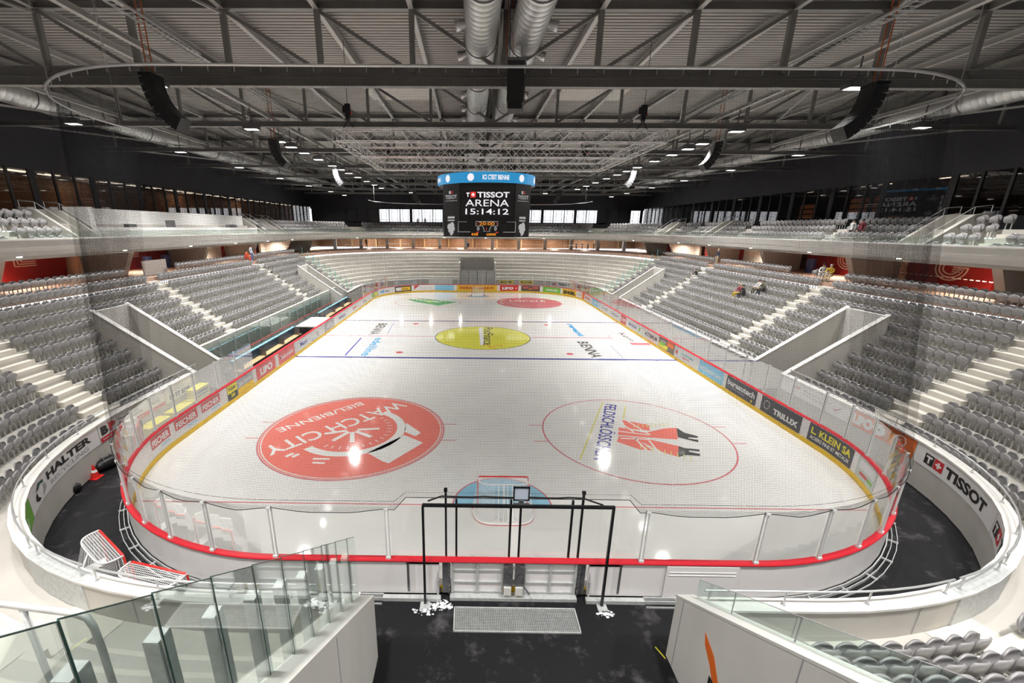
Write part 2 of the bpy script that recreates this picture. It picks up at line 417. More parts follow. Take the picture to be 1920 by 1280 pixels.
mb = MB(); quad(mb, -14.98, 29.9, -4.55, 30.1, wm); quad(mb, 4.55, 29.9, 12.2, 30.1, wm); icepart('centre_line', mb, i_thin)
for y in (4, 56):
    x = xw(y) - .03; mb = MB(); quad(mb, -x, y - .03, x, y + .03, wm); icepart('goal_line', mb, i_thin)
def ringpoly(mb, cx, cy, r0, r1, a0=0, a1=2 * PI, n=64, z=.0035, mi=0, sy=1):
    vs = []; 
    for i in range(n + 1):
        a = a0 + (a1 - a0) * i / n
        vs += [(cx + r0 * math.cos(a), cy + r0 * math.sin(a) * sy, z), (cx + r1 * math.cos(a), cy + r1 * math.sin(a) * sy, z)]
    mb.add(vs, [(2 * i, 2 * i + 1, 2 * i + 3, 2 * i + 2) for i in range(n)], mi)
def disc(mb, cx, cy, r, z=.0035, a0=0, a1=2 * PI, n=64, mi=0): mb.add([(cx + r * math.cos(a0 + (a1 - a0) * i / n), cy + r * math.sin(a0 + (a1 - a0) * i / n), z) for i in range(n)], [tuple(range(n))], mi)
for cx, cy in ((7, 10), (-7, 50), (7, 50), (-7, 10)):
    mb = MB(); ringpoly(mb, cx, cy, 4.45, 4.52, z=.004 if cx > 0 else .004)
    for sx in (-1, 1):
        for dy in (-.9, .9):
            x = cx + sx * 4.46; quad(mb, min(x, x + sx * .65), cy + dy - .03, max(x, x + sx * .65), cy + dy + .03, wm)
    icepart('face_off_circle', mb, i_thin)
for cx, cy in ((-7, 24.43), (7, 24.43), (-7, 35.57), (7, 35.57)):
    mb = MB(); disc(mb, cx, cy, .3); icepart('face_off_spot', mb, i_dim)
# goal creases
for y0, sg in ((4, 1), (56, -1)):
    P = [(-1.8, y0)] + [(1.8 * math.cos(PI - PI * i / 24), y0 + sg * (1.8 * math.sin(PI * i / 24))) for i in range(25)] + [(1.8, y0)]
    mb = MB(); mb.add([(a, b, .0035) for a, b in P], [tuple(range(len(P)))]); icepart('goal_crease', mb, i_cre)
    mb = MB(); ringpoly(mb, 0, y0, 1.8, 1.86, 0, PI * sg, 32, z=.004); icepart('crease_line', mb, i_thin)
# referee crease at the right-hand boards
mb = MB(); ringpoly(mb, 15, 30, 2.95, 3.0, PI / 2, 1.5 * PI, 24); icepart('referee_crease', mb, i_thin)
# red watch logo, near left circle
t = thing('ice_logo', (-7, 10, .004), 'big red round logo with white watch in the near left circle', 'ice logo', 'logos painted on the ice')
mb = MB(); disc(mb, -7, 10, 4.30, z=.005); obj('red_disc', mb, i_sal, t)
mb = MB(); ringpoly(mb, -7, 10, 4.36, 4.42, z=.0045); obj('outer_ring', mb, i_sal, t)
rd = Vector((-.678, -.735)).normalized(); lm = MB()
f1 = flatmap(-5.5, 13.92, rd, .007)
put(lm, 'WATCH CITY', 0.0, 0.0, w=7.95, h=1.02, bold=.012, fmap=f1)
put(lm, 'BIEL/BIENNE', 1.6, -1.5, w=5.0, h=.55, bold=.01, fmap=f1)
obj('lettering', lm, i_w, t)
dm = MB(); cx, cy = -7.15, 10.1
ringpoly(dm, cx, cy, 2.25, 2.68, math.radians(-130), math.radians(62), 40, z=.006)
for k in range(5):
    a = math.radians(-160 + k * 42); dm.bar((cx + .25 * math.cos(a), cy + .25 * math.sin(a), .006), (cx + 1.35 * math.cos(a), cy + 1.35 * math.sin(a), .006), .22, .001)
for k in range(16):
    a = math.radians(-115 + k * 11); dm.bar((cx + 1.75 * math.cos(a), cy + 1.75 * math.sin(a), .006), (cx + 2.0 * math.cos(a), cy + 2.0 * math.sin(a), .006), .05, .001)
for P in ([(-4.45, 9.6), (-3.43, 8.81), (-4.73, 6.9), (-5.0, 7.03), (-5.86, 7.79)], [(-4.54, 11.0), (-3.65, 9.86), (-3.88, 9.49), (-4.5, 9.96)]): dm.add([(a, b, .006) for a, b in P], [tuple(range(len(P)))])
for a, b, c, d, w_ in ((-8.15, 7.2, -7.4, 7.2, .14), (-8.05, 6.88, -7.5, 6.85, .14), (-9.42, 7.36, -9.2, 7.68, .18), (-9.12, 7.33, -8.92, 7.62, .18)): dm.bar((a, b, .006), (c, d, .006), w_, .001)
obj('watch_drawing', dm, i_w, t)
# beer logo, near right circle: stand-in with the same lettering and horses as plain shapes
t = thing('ice_logo', (7, 10, .004), 'blue lettering and red and dark shape painted in the near right circle', 'ice logo', 'logos painted on the ice')
mb = MB(); put(mb, 'FELDSCHLÖSSCHEN', 0, 0, w=6.9, h=.78, bold=.012, fmap=flatmap(6.75, 13.9, (-.38, -1), .006)); obj('lettering', mb, i_nv, t)
mb = MB(); mb.bar((6.7, 14.2, .005), (3.7, 7.42, .005), .08, .001); mb.bar((7.83, 13.56, .005), (7.12, 11.86, .005), .08, .001)
for (x, y, a) in ((8.2, 10.9, .1), (7.7, 8.7, -.6)):
    for k in range(9): mb.bar((x - .9 + .23 * k, y + a * .23 * k - .2, .0055), (x - .75 + .23 * k, y + a * .23 * k + .25, .0055), .045, .001)
obj('wheat_ears', mb, i_gold, t)
R_ = [[(6.99, 11.64), (8.19, 11.05), (7.98, 10.4), (6.82, 10.62)], [(6.52, 10.75), (7.6, 10.14), (8.84, 10.67), (9.5, 10.76), (8.96, 9.45), (7.41, 9.65), (6.17, 9.86)], [(5.89, 9.15), (6.73, 8.4), (7.26, 8.31), (7.05, 9.2), (7.74, 8.11), (8.19, 7.77), (8.7, 8.77), (7.37, 9.53), (6.19, 9.74)]]
mb = MB()
for P in R_: mb.add([(a, b, .005) for a, b in P], [tuple(range(len(P)))])
obj('red_shape', mb, i_sal, t)
mb = MB()
for P in ([(9.5, 10.76), (9.63, 10.19), (10.13, 9.83), (10.03, 9.65), (9.59, 9.7), (9.54, 9.58), (9.94, 9.42), (9.83, 9.18), (9.07, 9.69)], [(8.7, 8.77), (8.91, 8.56), (9.52, 8.47), (9.42, 8.27), (8.98, 8.37), (8.92, 8.24), (9.33, 8.05), (9.23, 7.84), (8.67, 7.93), (8.17, 7.72)]):
    mb.add([(a, b, .005) for a, b in P], [tuple(range(len(P)))])
obj('dark_shape', mb, i_dk, t)
mb = MB()
for a, b, c, d in ((6.6, 11.9, 7.1, 10.2), (7.2, 11.6, 7.8, 9.9), (6.3, 10.3, 7.7, 9.9), (6.2, 9.5, 7.6, 9.4), (6.9, 9.6, 7.0, 8.3), (7.5, 9.3, 7.5, 8.0)): mb.bar((a, b, .0065), (c, d, .0065), .09, .001)
obj('harness_lines', mb, i_w, t)
# centre logo
t = thing('ice_logo', (0, 30, .004), 'yellow round logo with dark lettering in the centre circle', 'ice logo', 'logos painted on the ice')
mb = MB(); disc(mb, 0, 30, 4.42); obj('yellow_disc', mb, i_yel, t)
mb = MB(); ringpoly(mb, 0, 30, 4.42, 4.5, z=.004); obj('outer_ring', mb, i_dk, t)
mb = MB(); quad(mb, -.3, 26.9, .1, 34.0, lambda u, v: (u, v, .005)); obj('white_stripe', mb, i_w, t)
mb = MB(); put(mb, 'PostFinance', 0, 0, w=6.9, h=.92, bold=.01, fmap=flatmap(.25, 34.0, (-.04, -1), .006)); obj('lettering', mb, i_dk, t)
mb = MB()
for a in ((-.2, 27.0, .5, 26.7), (.5, 26.7, .6, 26.2), (.6, 26.2, 1.0, 26.1), (.9, 26.9, 1.5, 27.0), (1.5, 27.0, 1.6, 26.6)): mb.bar((a[0], a[1], .006), (a[2], a[3], .006), .14, .001)
obj('red_cross_mark', mb, i_or, t)
# far circle logos
t = thing('ice_logo', (-7, 50, .004), 'green and yellow slanted logo painted in the far left circle', 'ice logo', 'logos painted on the ice')
mb = MB(); mb.add([(-10.1, 52.0, .005), (-8.4, 53.0, .005), (-2.9, 49.9, .005), (-5.4, 47.0, .005), (-9.0, 50.2, .005)], [(0, 1, 2, 3, 4)]); obj('green_shape', mb, i_gn, t)
mb = MB(); mb.add([(-8.2, 51.4, .006), (-6.0, 50.4, .006), (-6.8, 49.6, .006)], [(0, 1, 2)]); obj('yellow_shape', mb, i_yel, t)
mb = MB(); put(mb, 'natural', 0, 0, w=4.6, h=1.3, bold=.02, fmap=flatmap(-9.6, 51.9, (.9, -.55), .007)); obj('lettering', mb, i_w, t)
t = thing('ice_logo', (7, 50, .004), 'rose red round logo with white lettering in the far right circle', 'ice logo', 'logos painted on the ice')
mb = MB(); disc(mb, 7, 50, 4.4); obj('red_disc', mb, i_dim, t)
mb = MB(); put(mb, 'LOCALE', 0, 0, w=5.0, h=1.2, bold=.03, fmap=flatmap(4.4, 50.9, (1, -.05), .006)); ringpoly(mb, 6.4, 50.2, 3.3, 3.42, .5, 3.6, 24, z=.006)
for k in range(6): mb.bar((3.4 + .2 * k, 50.8 - .4 * k, .006), (4.6 + .3 * k, 48.6 - .25 * k, .006), .07, .001)
obj('lettering', mb, i_w, t)
# neutral zone lettering
def icetext(txt, x, y, rdv, w, h, m, label, bold=.02):
    mb = MB(); put(mb, txt, 0, 0, w=w, h=h, bold=bold, fmap=flatmap(x, y, rdv, .004)); return solo('ice_lettering', mb, m, label, 'ice lettering', 'words painted in the neutral zone')
icetext('BIENNA', 8.52, 28.55, (0, -1), 5.1, .98, i_dk, 'dark grey capitals painted on the ice nearer the camera than the red line, right side')
icetext('BIENNA', -10.95, 35.6, (0, -1), 5.1, .95, i_dk, 'dark grey capitals painted on the ice beyond the red line, left side')
icetext('edelline', -9.98, 29.3, (0, -1), 6.0, .8, i_lb, 'light blue lower-case word painted on the ice on the left side')
icetext('rasant', 9.2, 36.1, (0, -1), 5.6, .62, i_lb, 'blue slanted word painted on the ice near the far blue line, right side', .06)
icetext('Kern', 13.45, 32.1, (0, -1), 3.3, .6, i_dk, 'dark script word painted on the ice against the right boards')
mb = MB(); quad(mb, 13.2, 27.5, 14.9, 28.3, wm); solo('ice_sponsor_bar', mb, i_dim, 'red bar painted on the ice by the right boards', 'ice marking')
mb = MB(); mb.bar((-11.3, 29.2, .004), (-11.2, 23.4, .004), .14, .001); mb.bar((-9.4, 36.0, .004), (-9.2, 31.0, .004), .05, .001); mb.bar((11.2, 27.4, .004), (11.0, 23.3, .004), .05, .001)
icepart('sponsor_lines', mb, i_nv)

# ------------------------------------------------------------------ stand structure
def block(name, segs, prof, mats, ds=.8):
    mb = MB()
    for a, b in segs: sweep(mb, a, b, prof, ds)
    return struct(name, mb, mats)
# front wall of the stands
allg = TUN_GAP + VOM
main = gaps(-80, LP - 80, allg + [(-3.9, 3.9)])
fw = []
for a, b in gaps(3.9 , LP - 3.7, VOM + FAR_GAP): fw.append((a, b))
bench = [(max(a, LBEN[0]), min(b, LBEN[1])) for a, b in fw if b > LBEN[0] and a < LBEN[1]]
norm = []
for a, b in fw: norm += gaps(a, b, [LBEN])
block('wall_stand_front', norm, rect(1.92, 2.2, 0, 1.8), conc)
mb = MB()
for a, b in norm: sweep(mb, a, b, rect(1.88, 2.24, 1.8, 1.86))
struct('trim_1', mb, conc_w)
# end faces of metal-clad wall leaf seen at both near corners
for a, b in ((9.3, 11.0), (LP - 11.3, LP - 9.5)):
    mb = MB(); sweep(mb, a, b, rect(1.9, 2.225, 1.0, 1.865)); struct('wall_gate_leaf', mb, galv)
# joints between the concrete wall elements
mb = MB()
for s in list(np.arange(6.0, 30, 2.4)) + list(np.arange(LP - 30, LP - 5, 2.4)):
    if any(a < s < b for a, b in VOM): continue
    x, y, nx, ny = base(s); mb.box(pt(s, 2.203, 1.4), (.012, .012, .8), rz=math.atan2(ny, nx) - PI / 2); mb.box(pt(s, 1.917, .5), (.012, .012, 1.0), rz=math.atan2(ny, nx) - PI / 2)
struct('trim_wall_joints', mb, GY)
# treads
for k in range(NR + 1):
    z = TZ(k); d0 = TD(k) if k else 2.2
    g = list(TUN_GAP) + [(-4, 3.9)]
    if k <= 5: g += VOM
    if k <= 4: g += FAR_GAP
    if k <= 1: g += [LBEN]
    segs = gaps(3.9, LP - 3.7, g)
    d1 = TD(k + 1) if k < NR else 17.5
    if k >= 8: # the stand closes behind the tunnel mouth
        pass
    block('wall_stand_riser' if k < NR else 'floor_concourse', segs, rect(d0, d1, z - (.75 if k < NR else .35), z), conc_t if k < NR else pinkfloor)
# aisle steps: half height blocks, paler
SCUT = {}
mb = MB()
for c in AISLE:
    for k in range(NR):
        if k <= 1 and LBEN[0] < c < LBEN[1]: continue
        d = TD(k + 1)
        sweep(mb, c - .6, c + .6, rect(d - .34, d - .001, TZ(k) + .001, TZ(k) + .26), .6)
        sweep(mb, c - .6, c + .6, rect(TD(k) if k else 2.21, d - .34, TZ(k) + .001, TZ(k) + .02), .6)
for k in range(NR):   # tread 0 of the aisle sits flush
    pass
struct('trim_aisle_steps', mb, step_m)
# rising edge strips of cream concrete on every tread nose
mb = MB()
for k in range(1, NR):
    g = list(TUN_GAP) + [(-4, 3.9)] + (VOM if k <= 5 else []) + (FAR_GAP if k <= 4 else []) + ([LBEN] if k <= 1 else [])
    for a, b in gaps(3.9, LP - 3.7, g): sweep(mb, a, b, rect(TD(k) - .006, TD(k) + .10, TZ(k) - .12, TZ(k) + .004), .8)
struct('trim_riser_nose', mb, step_m)
# bench side wall
block('wall_bench_back', [LBEN], rect(3.35, 3.6, 0, 2.5), conc)
# vomitories
def vomitory(a, b, kb=6):
    dB = TD(kb) - .05; top = lambda d: 1.8 + (d - 1.92) * .70
    for s in (a, b):
        mb = MB(); o = -.14 if s == a else .14
        for (w0, w1, zz, zt, m) in ((-.11, .11, 0, 0, 0), (-.15, .15, None, .05, 1)):
            vs = []; 
            for d in (1.92, dB + .2):
                for ww in (w0, w1):
                    p = pt(s, d); x, y, nx, ny = base(s); tx, ty = -ny, nx
                    zb = 0 if zz == 0 else top(d)
                    vs += [(p[0] + tx * ww, p[1] + ty * ww, zb), (p[0] + tx * ww, p[1] + ty * ww, top(d) + zt)]
            mb.add(vs, [(0, 1, 3, 2), (4, 6, 7, 5), (0, 4, 5, 1), (2, 3, 7, 6), (1, 5, 7, 3), (0, 2, 6, 4)], m)
        struct('wall_passage_side', mb, [conc, conc_w])
    mb = MB(); sweep(mb, a, b, rect(dB, dB + .2, 2.25, top(dB) + .1)); struct('wall_passage_back', mb, conc_w)
    mb = MB(); sweep(mb, a, b, rect(dB + .21, dB + 1.5, 0.01, 2.2)); struct('wall_passage_shade', mb, black_p)  # black block stands for the shade inside the passage mouth
    return dB
dBs = [vomitory(a, b) for a, b in VOM]
# tunnel walls under the camera: sloping parapets either side of the players' tunnel
def slopewall(x0, x1, y0, y1, z0, sl, cap, mt):
    mb = MB(); zt = lambda y: z0 + (y0 - y) * sl
    vs = [(x, y, z) for y in (y0, y1) for x in (x0, x1) for z in (-.05, zt(y))]
    mb.add(vs, [(0, 1, 3, 2), (4, 6, 7, 5), (0, 4, 5, 1), (2, 3, 7, 6), (0, 2, 6, 4)], 0)
    vs = [(x, y, z) for y in (y0 + .02, y1) for x in (x0 - cap, x1 + cap) for z in (zt(y), zt(y) + .06)]
    mb.add(vs, [(0, 1, 3, 2), (4, 6, 7, 5), (0, 4, 5, 1), (2, 3, 7, 6), (1, 5, 7, 3), (0, 2, 6, 4)], 1)
    return mb
struct('wall_tunnel_left', slopewall(-3.72, TUN[0], -1.92, -13, 1.74, .70, .01, 0), [conc_w, conc_w])
struct('wall_tunnel_right', slopewall(TUN[1], 3.93, -1.75, -13, 1.72, .68, .02, 0), [conc_w, conc_w])
# panel joints on the tunnel walls
mb = MB()
for y in (-2.05, -5.0, -8.0): h_ = 1.70 + (-1.75 - y) * .68; mb.box((TUN[1] - .002, y, h_ / 2), (.012, .02, h_))
for y in (-4.35, -7.6): h_ = 1.72 + (-1.92 - y) * .70; mb.box((TUN[0] + .002, y, h_ / 2), (.012, .015, h_))
struct('trim_tunnel_joints', mb, GY)
# near end left: standing terrace without seats (deep platforms and small stair blocks)
mb = MB()
for (a, b, d, z) in ((LP - 15.6, LP - 14.4, 3.0, 1.12), (LP - 14.5, LP - 13.5, 3.4, 1.3)): pass
for j, s in enumerate((LP - 11.6, LP - 9.3)):
    for q in (0, 1): sweep(mb, s - .3, s + .3, rect(2.95 + .22 * q, 3.18, .97, .97 + .17 * (q + 1)), .3)
struct('trim_stair_blocks', mb, conc)
# ------------------------------------------------------------------ gallery: beam, upper tier, roof, facades
US = (13.5, LP - 13.5)
block('wall_gallery_beam', [US], [(10.15, 8.2), (10.6, 8.2), (10.6, 9.02), (10.0, 9.02), (10.0, 8.62), (10.08, 8.58), (10.15, 8.45)], conc_w)
block('ceiling_concourse', [US], rect(10.6, 18.5, 8.2, 8.35), conc)
block('trim_gallery_lip', [US], rect(9.93, 10.3, 9.02, 9.1), conc_w)
UT = [(10.6, 8.75), (11.5, 9.05), (12.4, 9.5), (13.3, 9.98), (14.2, 10.45)]
UTZ = [8.42, 8.92, 9.42, 9.92]
UAIS = [17.0, 26.3, 37.5, 49.3, 60.3, 70.0, 77.5, 87.5, LP - 70.0, LP - 60.3, LP - 49.3, LP - 26.3, LP - 17.0]
for k in range(4):
    block('wall_upper_riser', [US], rect(10.75 + .8 * k, 10.75 + .8 * (k + 1) if k < 3 else 18.4, UTZ[k] - .45, UTZ[k]), conc_t)
mb = MB()
for c in UAIS:
    for k in range(3): sweep(mb, c - .55, c + .55, rect(10.75 + .8 * (k + 1) - .35, 10.75 + .8 * (k + 1), UTZ[k], UTZ[k] + .25), .5)
struct('trim_upper_steps', mb, step_m)
# outer walls
RZ = 19.0
X0, Y0, Y1 = 33.5, -20.0, 82.0
for nm, sx in (('wall_right', 1), ('wall_left', -1)):
    mb = MB(); mb.box((sx * (X0 + .15), 31, 16.35), (.3, 102, 5.3)); mb.box((sx * (X0 + .15), 31, 10.3), (.3, 102, 1.0))
    struct(nm, mb, navy)
mb = MB(); mb.box((0, Y1 + .15, 16.2), (67, .3, 5.7)); mb.box((0, Y1 + .15, 10.2), (67, .3, 1.5)); struct('wall_far', mb, navy)
mb = MB(); mb.box((0, Y0 - .15, 9.5), (67, .3, 19)); struct('wall_near', mb, conc)
for nm, sx in (('wall_concourse_right', 1), ('wall_concourse_left', -1)):
    mb = MB(); mb.box((sx * 31.5, 31, 7.2), (.3, 104, 2.1)); struct(nm, mb, wood_m)
mb = MB(); mb.box((0, 79.5, 7.2), (66, .3, 2.2)); struct('wall_concourse_far', mb, wood_m)
mb = MB(); mb.box((0, 31, RZ + .25), (68, 103, .2)); struct('ceiling', mb, steel_d)
# ribbed deck
mb = MB(); P_ = .32; y = -10.0; vs = []; fs = []; n = 0
while y < Y1:
    for yy, zz in ((0, .12), (.06, 0), (.18, 0), (.24, .12)): vs += [(-X0, y + yy, RZ + zz), (X0, y + yy, RZ + zz)]
    y += P_; n += 4
mb.add(vs, [(2 * i, 2 * i + 1, 2 * i + 3, 2 * i + 2) for i in range(n - 1)]); struct('ceiling_deck', mb, deck_m)
# pale ceiling hatches
for x, y in ((-6.3, 24.5), (7.2, 24.5)):
    mb = MB(); mb.box((x, y, RZ - .08), (4.6, 4.2, .12)); struct('ceiling_hatch', mb, conc)
# ------------------------------------------------------------------ flood lights
lens_m = M('lamp_glass', (1, .97, .9), emit=6)
def floodlight(x, y, pw, first=[None]):
    lab = 'flood light in the outer row above the %s stand' % ('left' if x < 0 else 'right') if abs(x) > 20 else ('flood light in the long row under the roof, %s side' % ('left' if x < 0 else 'right') if abs(x) > 12 else 'flood light in a short cross row at one end of the hall, near ones added')
    t = thing('flood_light', (x, y, LZ), lab, 'flood light', lab)
    mb = MB(); mb.box((x, y, LZ + .16), (.86, .5, .2)); mb.box((x, y, LZ + .3), (.6, .3, .12)); obj('housing', mb, galv_d, t)
    mb = MB(); mb.bar((x, y, LZ + .3), (x, y, LZ + 1.25), .05); mb.bar((x - .4, y, LZ + .5), (x + .4, y, LZ + .5), .05); obj('bracket', mb, galv_d, t)
    mb = MB(); mb.box((x, y, LZ + .052), (.7, .4, .012)); obj('lens', mb, lens_m, t)
    lo = bpy.data.objects.new('flood_light_lamp', lamp_light(pw * (3.2 if y == 34.4 else 1), y in (34.4, -12.5))); COL.objects.link(lo); lo.location = (0, 0, .045); lo.parent = t
for x, y, p in LAMPS: floodlight(x, y, p)
for y, q in ((66.2, 'beyond the far boards'), (-5.5, 'added out of view above the near stand'), (-12.5, 'added out of view behind the camera')):
    mb = MB(); mb.ibeam((-13, y, LZ + 1.3), (13, y, LZ + 1.3), .16, .16)
    for x in (-12, -4, 4, 12): mb.box((x, y, (LZ + 1.3 + RZ) / 2), (.06, .06, RZ - LZ - 1.3))
    solo('lighting_rail', mb, steel_l, 'cross rail carrying flood lights ' + q, 'rail')
# ------------------------------------------------------------------ rink boards
RB = thing('rink_boards', (0, 0, 0), 'white hockey rink boards with yellow kick strip, red cap rail and clear shields', 'rink boards')
BT = 1.14; GT = 2.80
GATE = (-2.05, 2.05)
mb = MB()
for a, b in gaps(2.05, LP - 2.05, [(-2.05, 2.05)]): sweep(mb, a, b, rect(0, .10, .05, BT))
obj('board_panel', mb, board_face, RB)
mb = MB(); sweep(mb, GATE[1], LP - 2.05, rect(-.02, 0, .0, .22)); sweep(mb, -2.05, 2.05, rect(-.02, .0, 0, .22)); obj('kick_strip', mb, yellow_kick, RB)
mb = MB(); sweep(mb, 0, LP, [(-.035, BT), (.15, BT), (.16, BT + .03), (.14, BT + .065), (-.02, BT + .065), (-.035, BT + .04)], .5); obj('cap_rail', mb, cap_red, RB)
mb = MB()
sweep(mb, 3.6, LP - 3.6, rect(.14, .17, -.05, .07)); sweep(mb, 3.6, LP - 3.6, rect(.26, .28, -.05, .05)); sweep(mb, 3.6, LP - 3.6, rect(.40, .42, -.05, .0)); sweep(mb, 2.0, 3.6, rect(.16, .3, -.05, .06)); sweep(mb, LP - 3.6, LP - 2, rect(.16, .3, -.05, .06))
for i, s in enumerate(np.arange(4.5, LP - 4, 1.25)):
    x, y, nx, ny = base(s); mb.box(pt(s, .28, 0), (.05, .3, .05), rz=math.atan2(ny, nx) - PI / 2)
obj('base_rail', mb, galv, RB)
# shields and posts
posts = [3.42, 6.5, 8.35, 9.9, 11.25, 12.75, 14.2, 15.7, 17.2, 18.7, 20.2]
posts = posts + list(np.arange(22.2, LP - 21, 1.99)) + [LP - p for p in posts[::-1]]
sh = 0
for a, b in zip(posts[:-1], posts[1:]):
    if LBEN[0] < (a + b) / 2 < LBEN[1]: continue
    mb = MB(); sweep(mb, a + .03, b - .03, rect(.045, .057, BT + .06, GT), .4); obj('shield', mb, G_board, RB); sh += 1
for p in posts:
    if LBEN[0] < p < LBEN[1]: continue
    x, y, nx, ny = base(p); mb = MB(); rz = math.atan2(ny, nx) - PI / 2; tx, ty = -ny, nx
    for o in (-.045, .045): mb.box((x + nx * .075 + tx * o, y + ny * .075 + ty * o, (BT + .06 + GT) / 2), (.028, .05, GT - BT - .06), rz=rz)
    mb.box(pt(p, .10, GT - .03), (.12, .06, .06), rz=rz)
    mb.box(pt(p, .08, BT + .09), (.13, .09, .07), rz=rz)
    obj('shield_post', mb, M('post_clear', (.70, .71, .71), .3, noise=.03), RB)
# end shields beside the players' bench
for y in (16.3, 45.5, 28.3, 33.2):
    mb = MB(); mb.box((-16.2, y, 1.95), (2.2, .014, 1.9)); obj('shield', mb, G_board, RB)
# resurfacer gate in the near boards
GT_ = thing('boards_gate', (0, .0, 0), 'double gate in the near boards, its galvanised frame and latches seen from behind', 'gate')
def leaf(x0, x1, name, mid):
    mb = MB(); mb.box(((x0 + x1) / 2, -.02, .6), (x1 - x0, .03, 1.1)); obj('gate_panel', mb, board_face, GT_)
    mb = MB()
    for x in (x0 + .03, x1 - .03, mid): mb.box((x, -.06, .6), (.05, .09, 1.04))
    for z in (.1, .42, .82, 1.1): mb.box(((x0 + x1) / 2, -.05, z), (x1 - x0, .05, .045))
    obj('gate_frame', mb, galv, GT_)
leaf(-1.72, -.28, 'l', -1.0); leaf(.28, 1.72, 'r', 1.0)
for sx in (-1, 1):
    mb = MB(); mb.box((sx * 1.86, -.03, .6), (.2, .1, 1.08)); mb.box((sx * 2.45, -.0, .1), (.9, .1, .1)); mb.box((sx * 2.9, -.05, .62), (.06, .12, 1.0)); mb.box((sx * 2.5, -.05, 1.07), (.9, .1, .06)); obj('gate_frame', mb, galv_d, GT_)
mb = MB()
for sx in (-1, 1):
    mb.box((sx * .16, -.10, .72), (.26, .18, .62)); mb.bar((sx * .12, -.16, 1.1), (sx * .12, -.16, .15), .05); mb.bar((sx * .2, -.2, .8), (sx * .02, -.22, .55), .09)
mb.bar((.22, -.2, .5), (.42, -.35, .3), .03)
obj('latch', mb, galv_d, GT_)
mb = MB()
for x in (-.17, .15): mb.box((x, -.2, .28), (.2, .1, .26))
obj('latch_cover', mb, conc_w, GT_)
for sx in (-1, 1):
    mb = MB()
    for z in np.arange(.15, 1.1, .16): mb.cyl((sx * 1.78, -.09, z), .045, .1, 10)
    mb.bar((sx * 1.78, -.09, .05), (sx * 1.78, -.09, 1.12), .035); obj('hinge', mb, galv_d, GT_)
    mb = MB(); mb.tube([(sx * 2.08, -.16, .0), (sx * 2.08, -.12, .55)], .028, 8); mb.tube([(sx * 2.08, -.12, .5), (sx * 2.08, -.06, 1.05)], .016, 8); mb.cyl((sx * 2.08, -.16, -.05), .06, .04); obj('gas_strut', mb, rail_m, GT_)
mb = MB(); mb.box((0, -.14, .0), (3.5, .22, .1)); obj('threshold', mb, galv, GT_)
# black poles standing on the gate
for i, (x, zt) in enumerate(((-1.86, 3.28), (-1.58, 3.0), (-.14, 3.0), (.12, 3.05), (1.48, 3.0), (1.74, 3.24))):
    mb = MB(); mb.box((x, .05, (zt + BT + .06) / 2), (.055, .06, zt - BT - .06)); 
    if i in (0, 5): mb.box((x, .05, zt), (.09, .08, .08))
    obj('shield_post', mb, black_m, GT_)
for a, b in ((-1.83, -.17), (.15, 1.71)):
    mb = MB(); mb.box(((a + b) / 2, .055, 2.05), (b - a, .012, 1.68)); obj('shield', mb, G_board, GT_)
for a, b in ((-3.36, -1.9), (1.78, 3.4)):
    mb = MB(); mb.box(((a + b) / 2, .05, 1.98), (b - a, .012, 1.58)); obj('shield', mb, G_board, GT_)
# black portal frame behind the gate
t = thing('portal_frame', (0, -.36, -.05), 'tall black steel portal frame standing in front of the resurfacer gate', 'frame')
mb = MB(); mb.box((0, -.36, 3.1), (4.86, .07, .07)); obj('crossbar', mb, black_m, t)
for x in (-2.42, 2.4):
    mb = MB(); mb.box((x, -.36, 1.52), (.06, .07, 3.12)); obj('upright', mb, black_m, t)
    mb = MB(); mb.box((x, -.42, -.04), (.26, .22, .03)); obj('foot_plate', mb, galv, t)
mb = MB(); mb.tube([(-2.3, -.3, 3.28 - .1)] + [(-1.95 + .36 * i, -.2, 3.26 - .012 * (i % 3)) for i in range(11)] + [(2.15, -.3, 3.12)], .022, 6)
solo('rope', mb, black_m, 'black rope strung above the portal frame', 'rope')
t = thing('display_panel', (.06, -.3, 3.1), 'small black-framed square panel mounted above the portal frame', 'panel')
mb = MB(); mb.box((.07, -.28, 3.42), (.37, .02, .33)); obj('screen', mb, flat('screen', (.48, .55, .66)), t)
mb = MB()
for sx in (-1, 1): mb.box((.07 + sx * .19, -.285, 3.42), (.03, .045, .4))
for sz in (-1, 1): mb.box((.07, -.285, 3.42 + sz * .18), (.41, .045, .03))
obj('frame', mb, black_m, t); mb = MB(); mb.box((.07, -.3, 3.18), (.12, .08, .14)); mb.box((.07, -.33, 3.14), (.42, .05, .04)); obj('clamp', mb, galv_d, t)
# mat
def grate(t_, x0, x1, y0, y1, z, n, m, r, nm='grid'):
    mb = MB()
    for i in range(n + 1): x = x0 + (x1 - x0) * i / n; mb.box((x, (y0 + y1) / 2, z), (r, y1 - y0, r))
    for i in range(m + 1): y = y0 + (y1 - y0) * i / m; mb.box(((x0 + x1) / 2, y, z), (x1 - x0, r, r))
    return mb
t = thing('floor_grating', (0, -.85, -.05), 'grey mesh grating lying on the black floor before the gate', 'grating')
obj('grid', grate(t, -1.6, 1.62, -1.2, -.5, -.025, 66, 15, .011), galv, t)
mb = MB(); mb.box((0, -.85, -.045), (3.2, .68, .006)); obj('tray', mb, M('tray_dark', (.10, .10, .10), .6), t)
mb = MB()
for x in (-1.61, 1.63): mb.box((x, -.85, -.03), (.03, .73, .04))
for y in (-1.21, -.49): mb.box((.01, y, -.03), (3.26, .03, .04))
obj('frame', mb, galv, t)
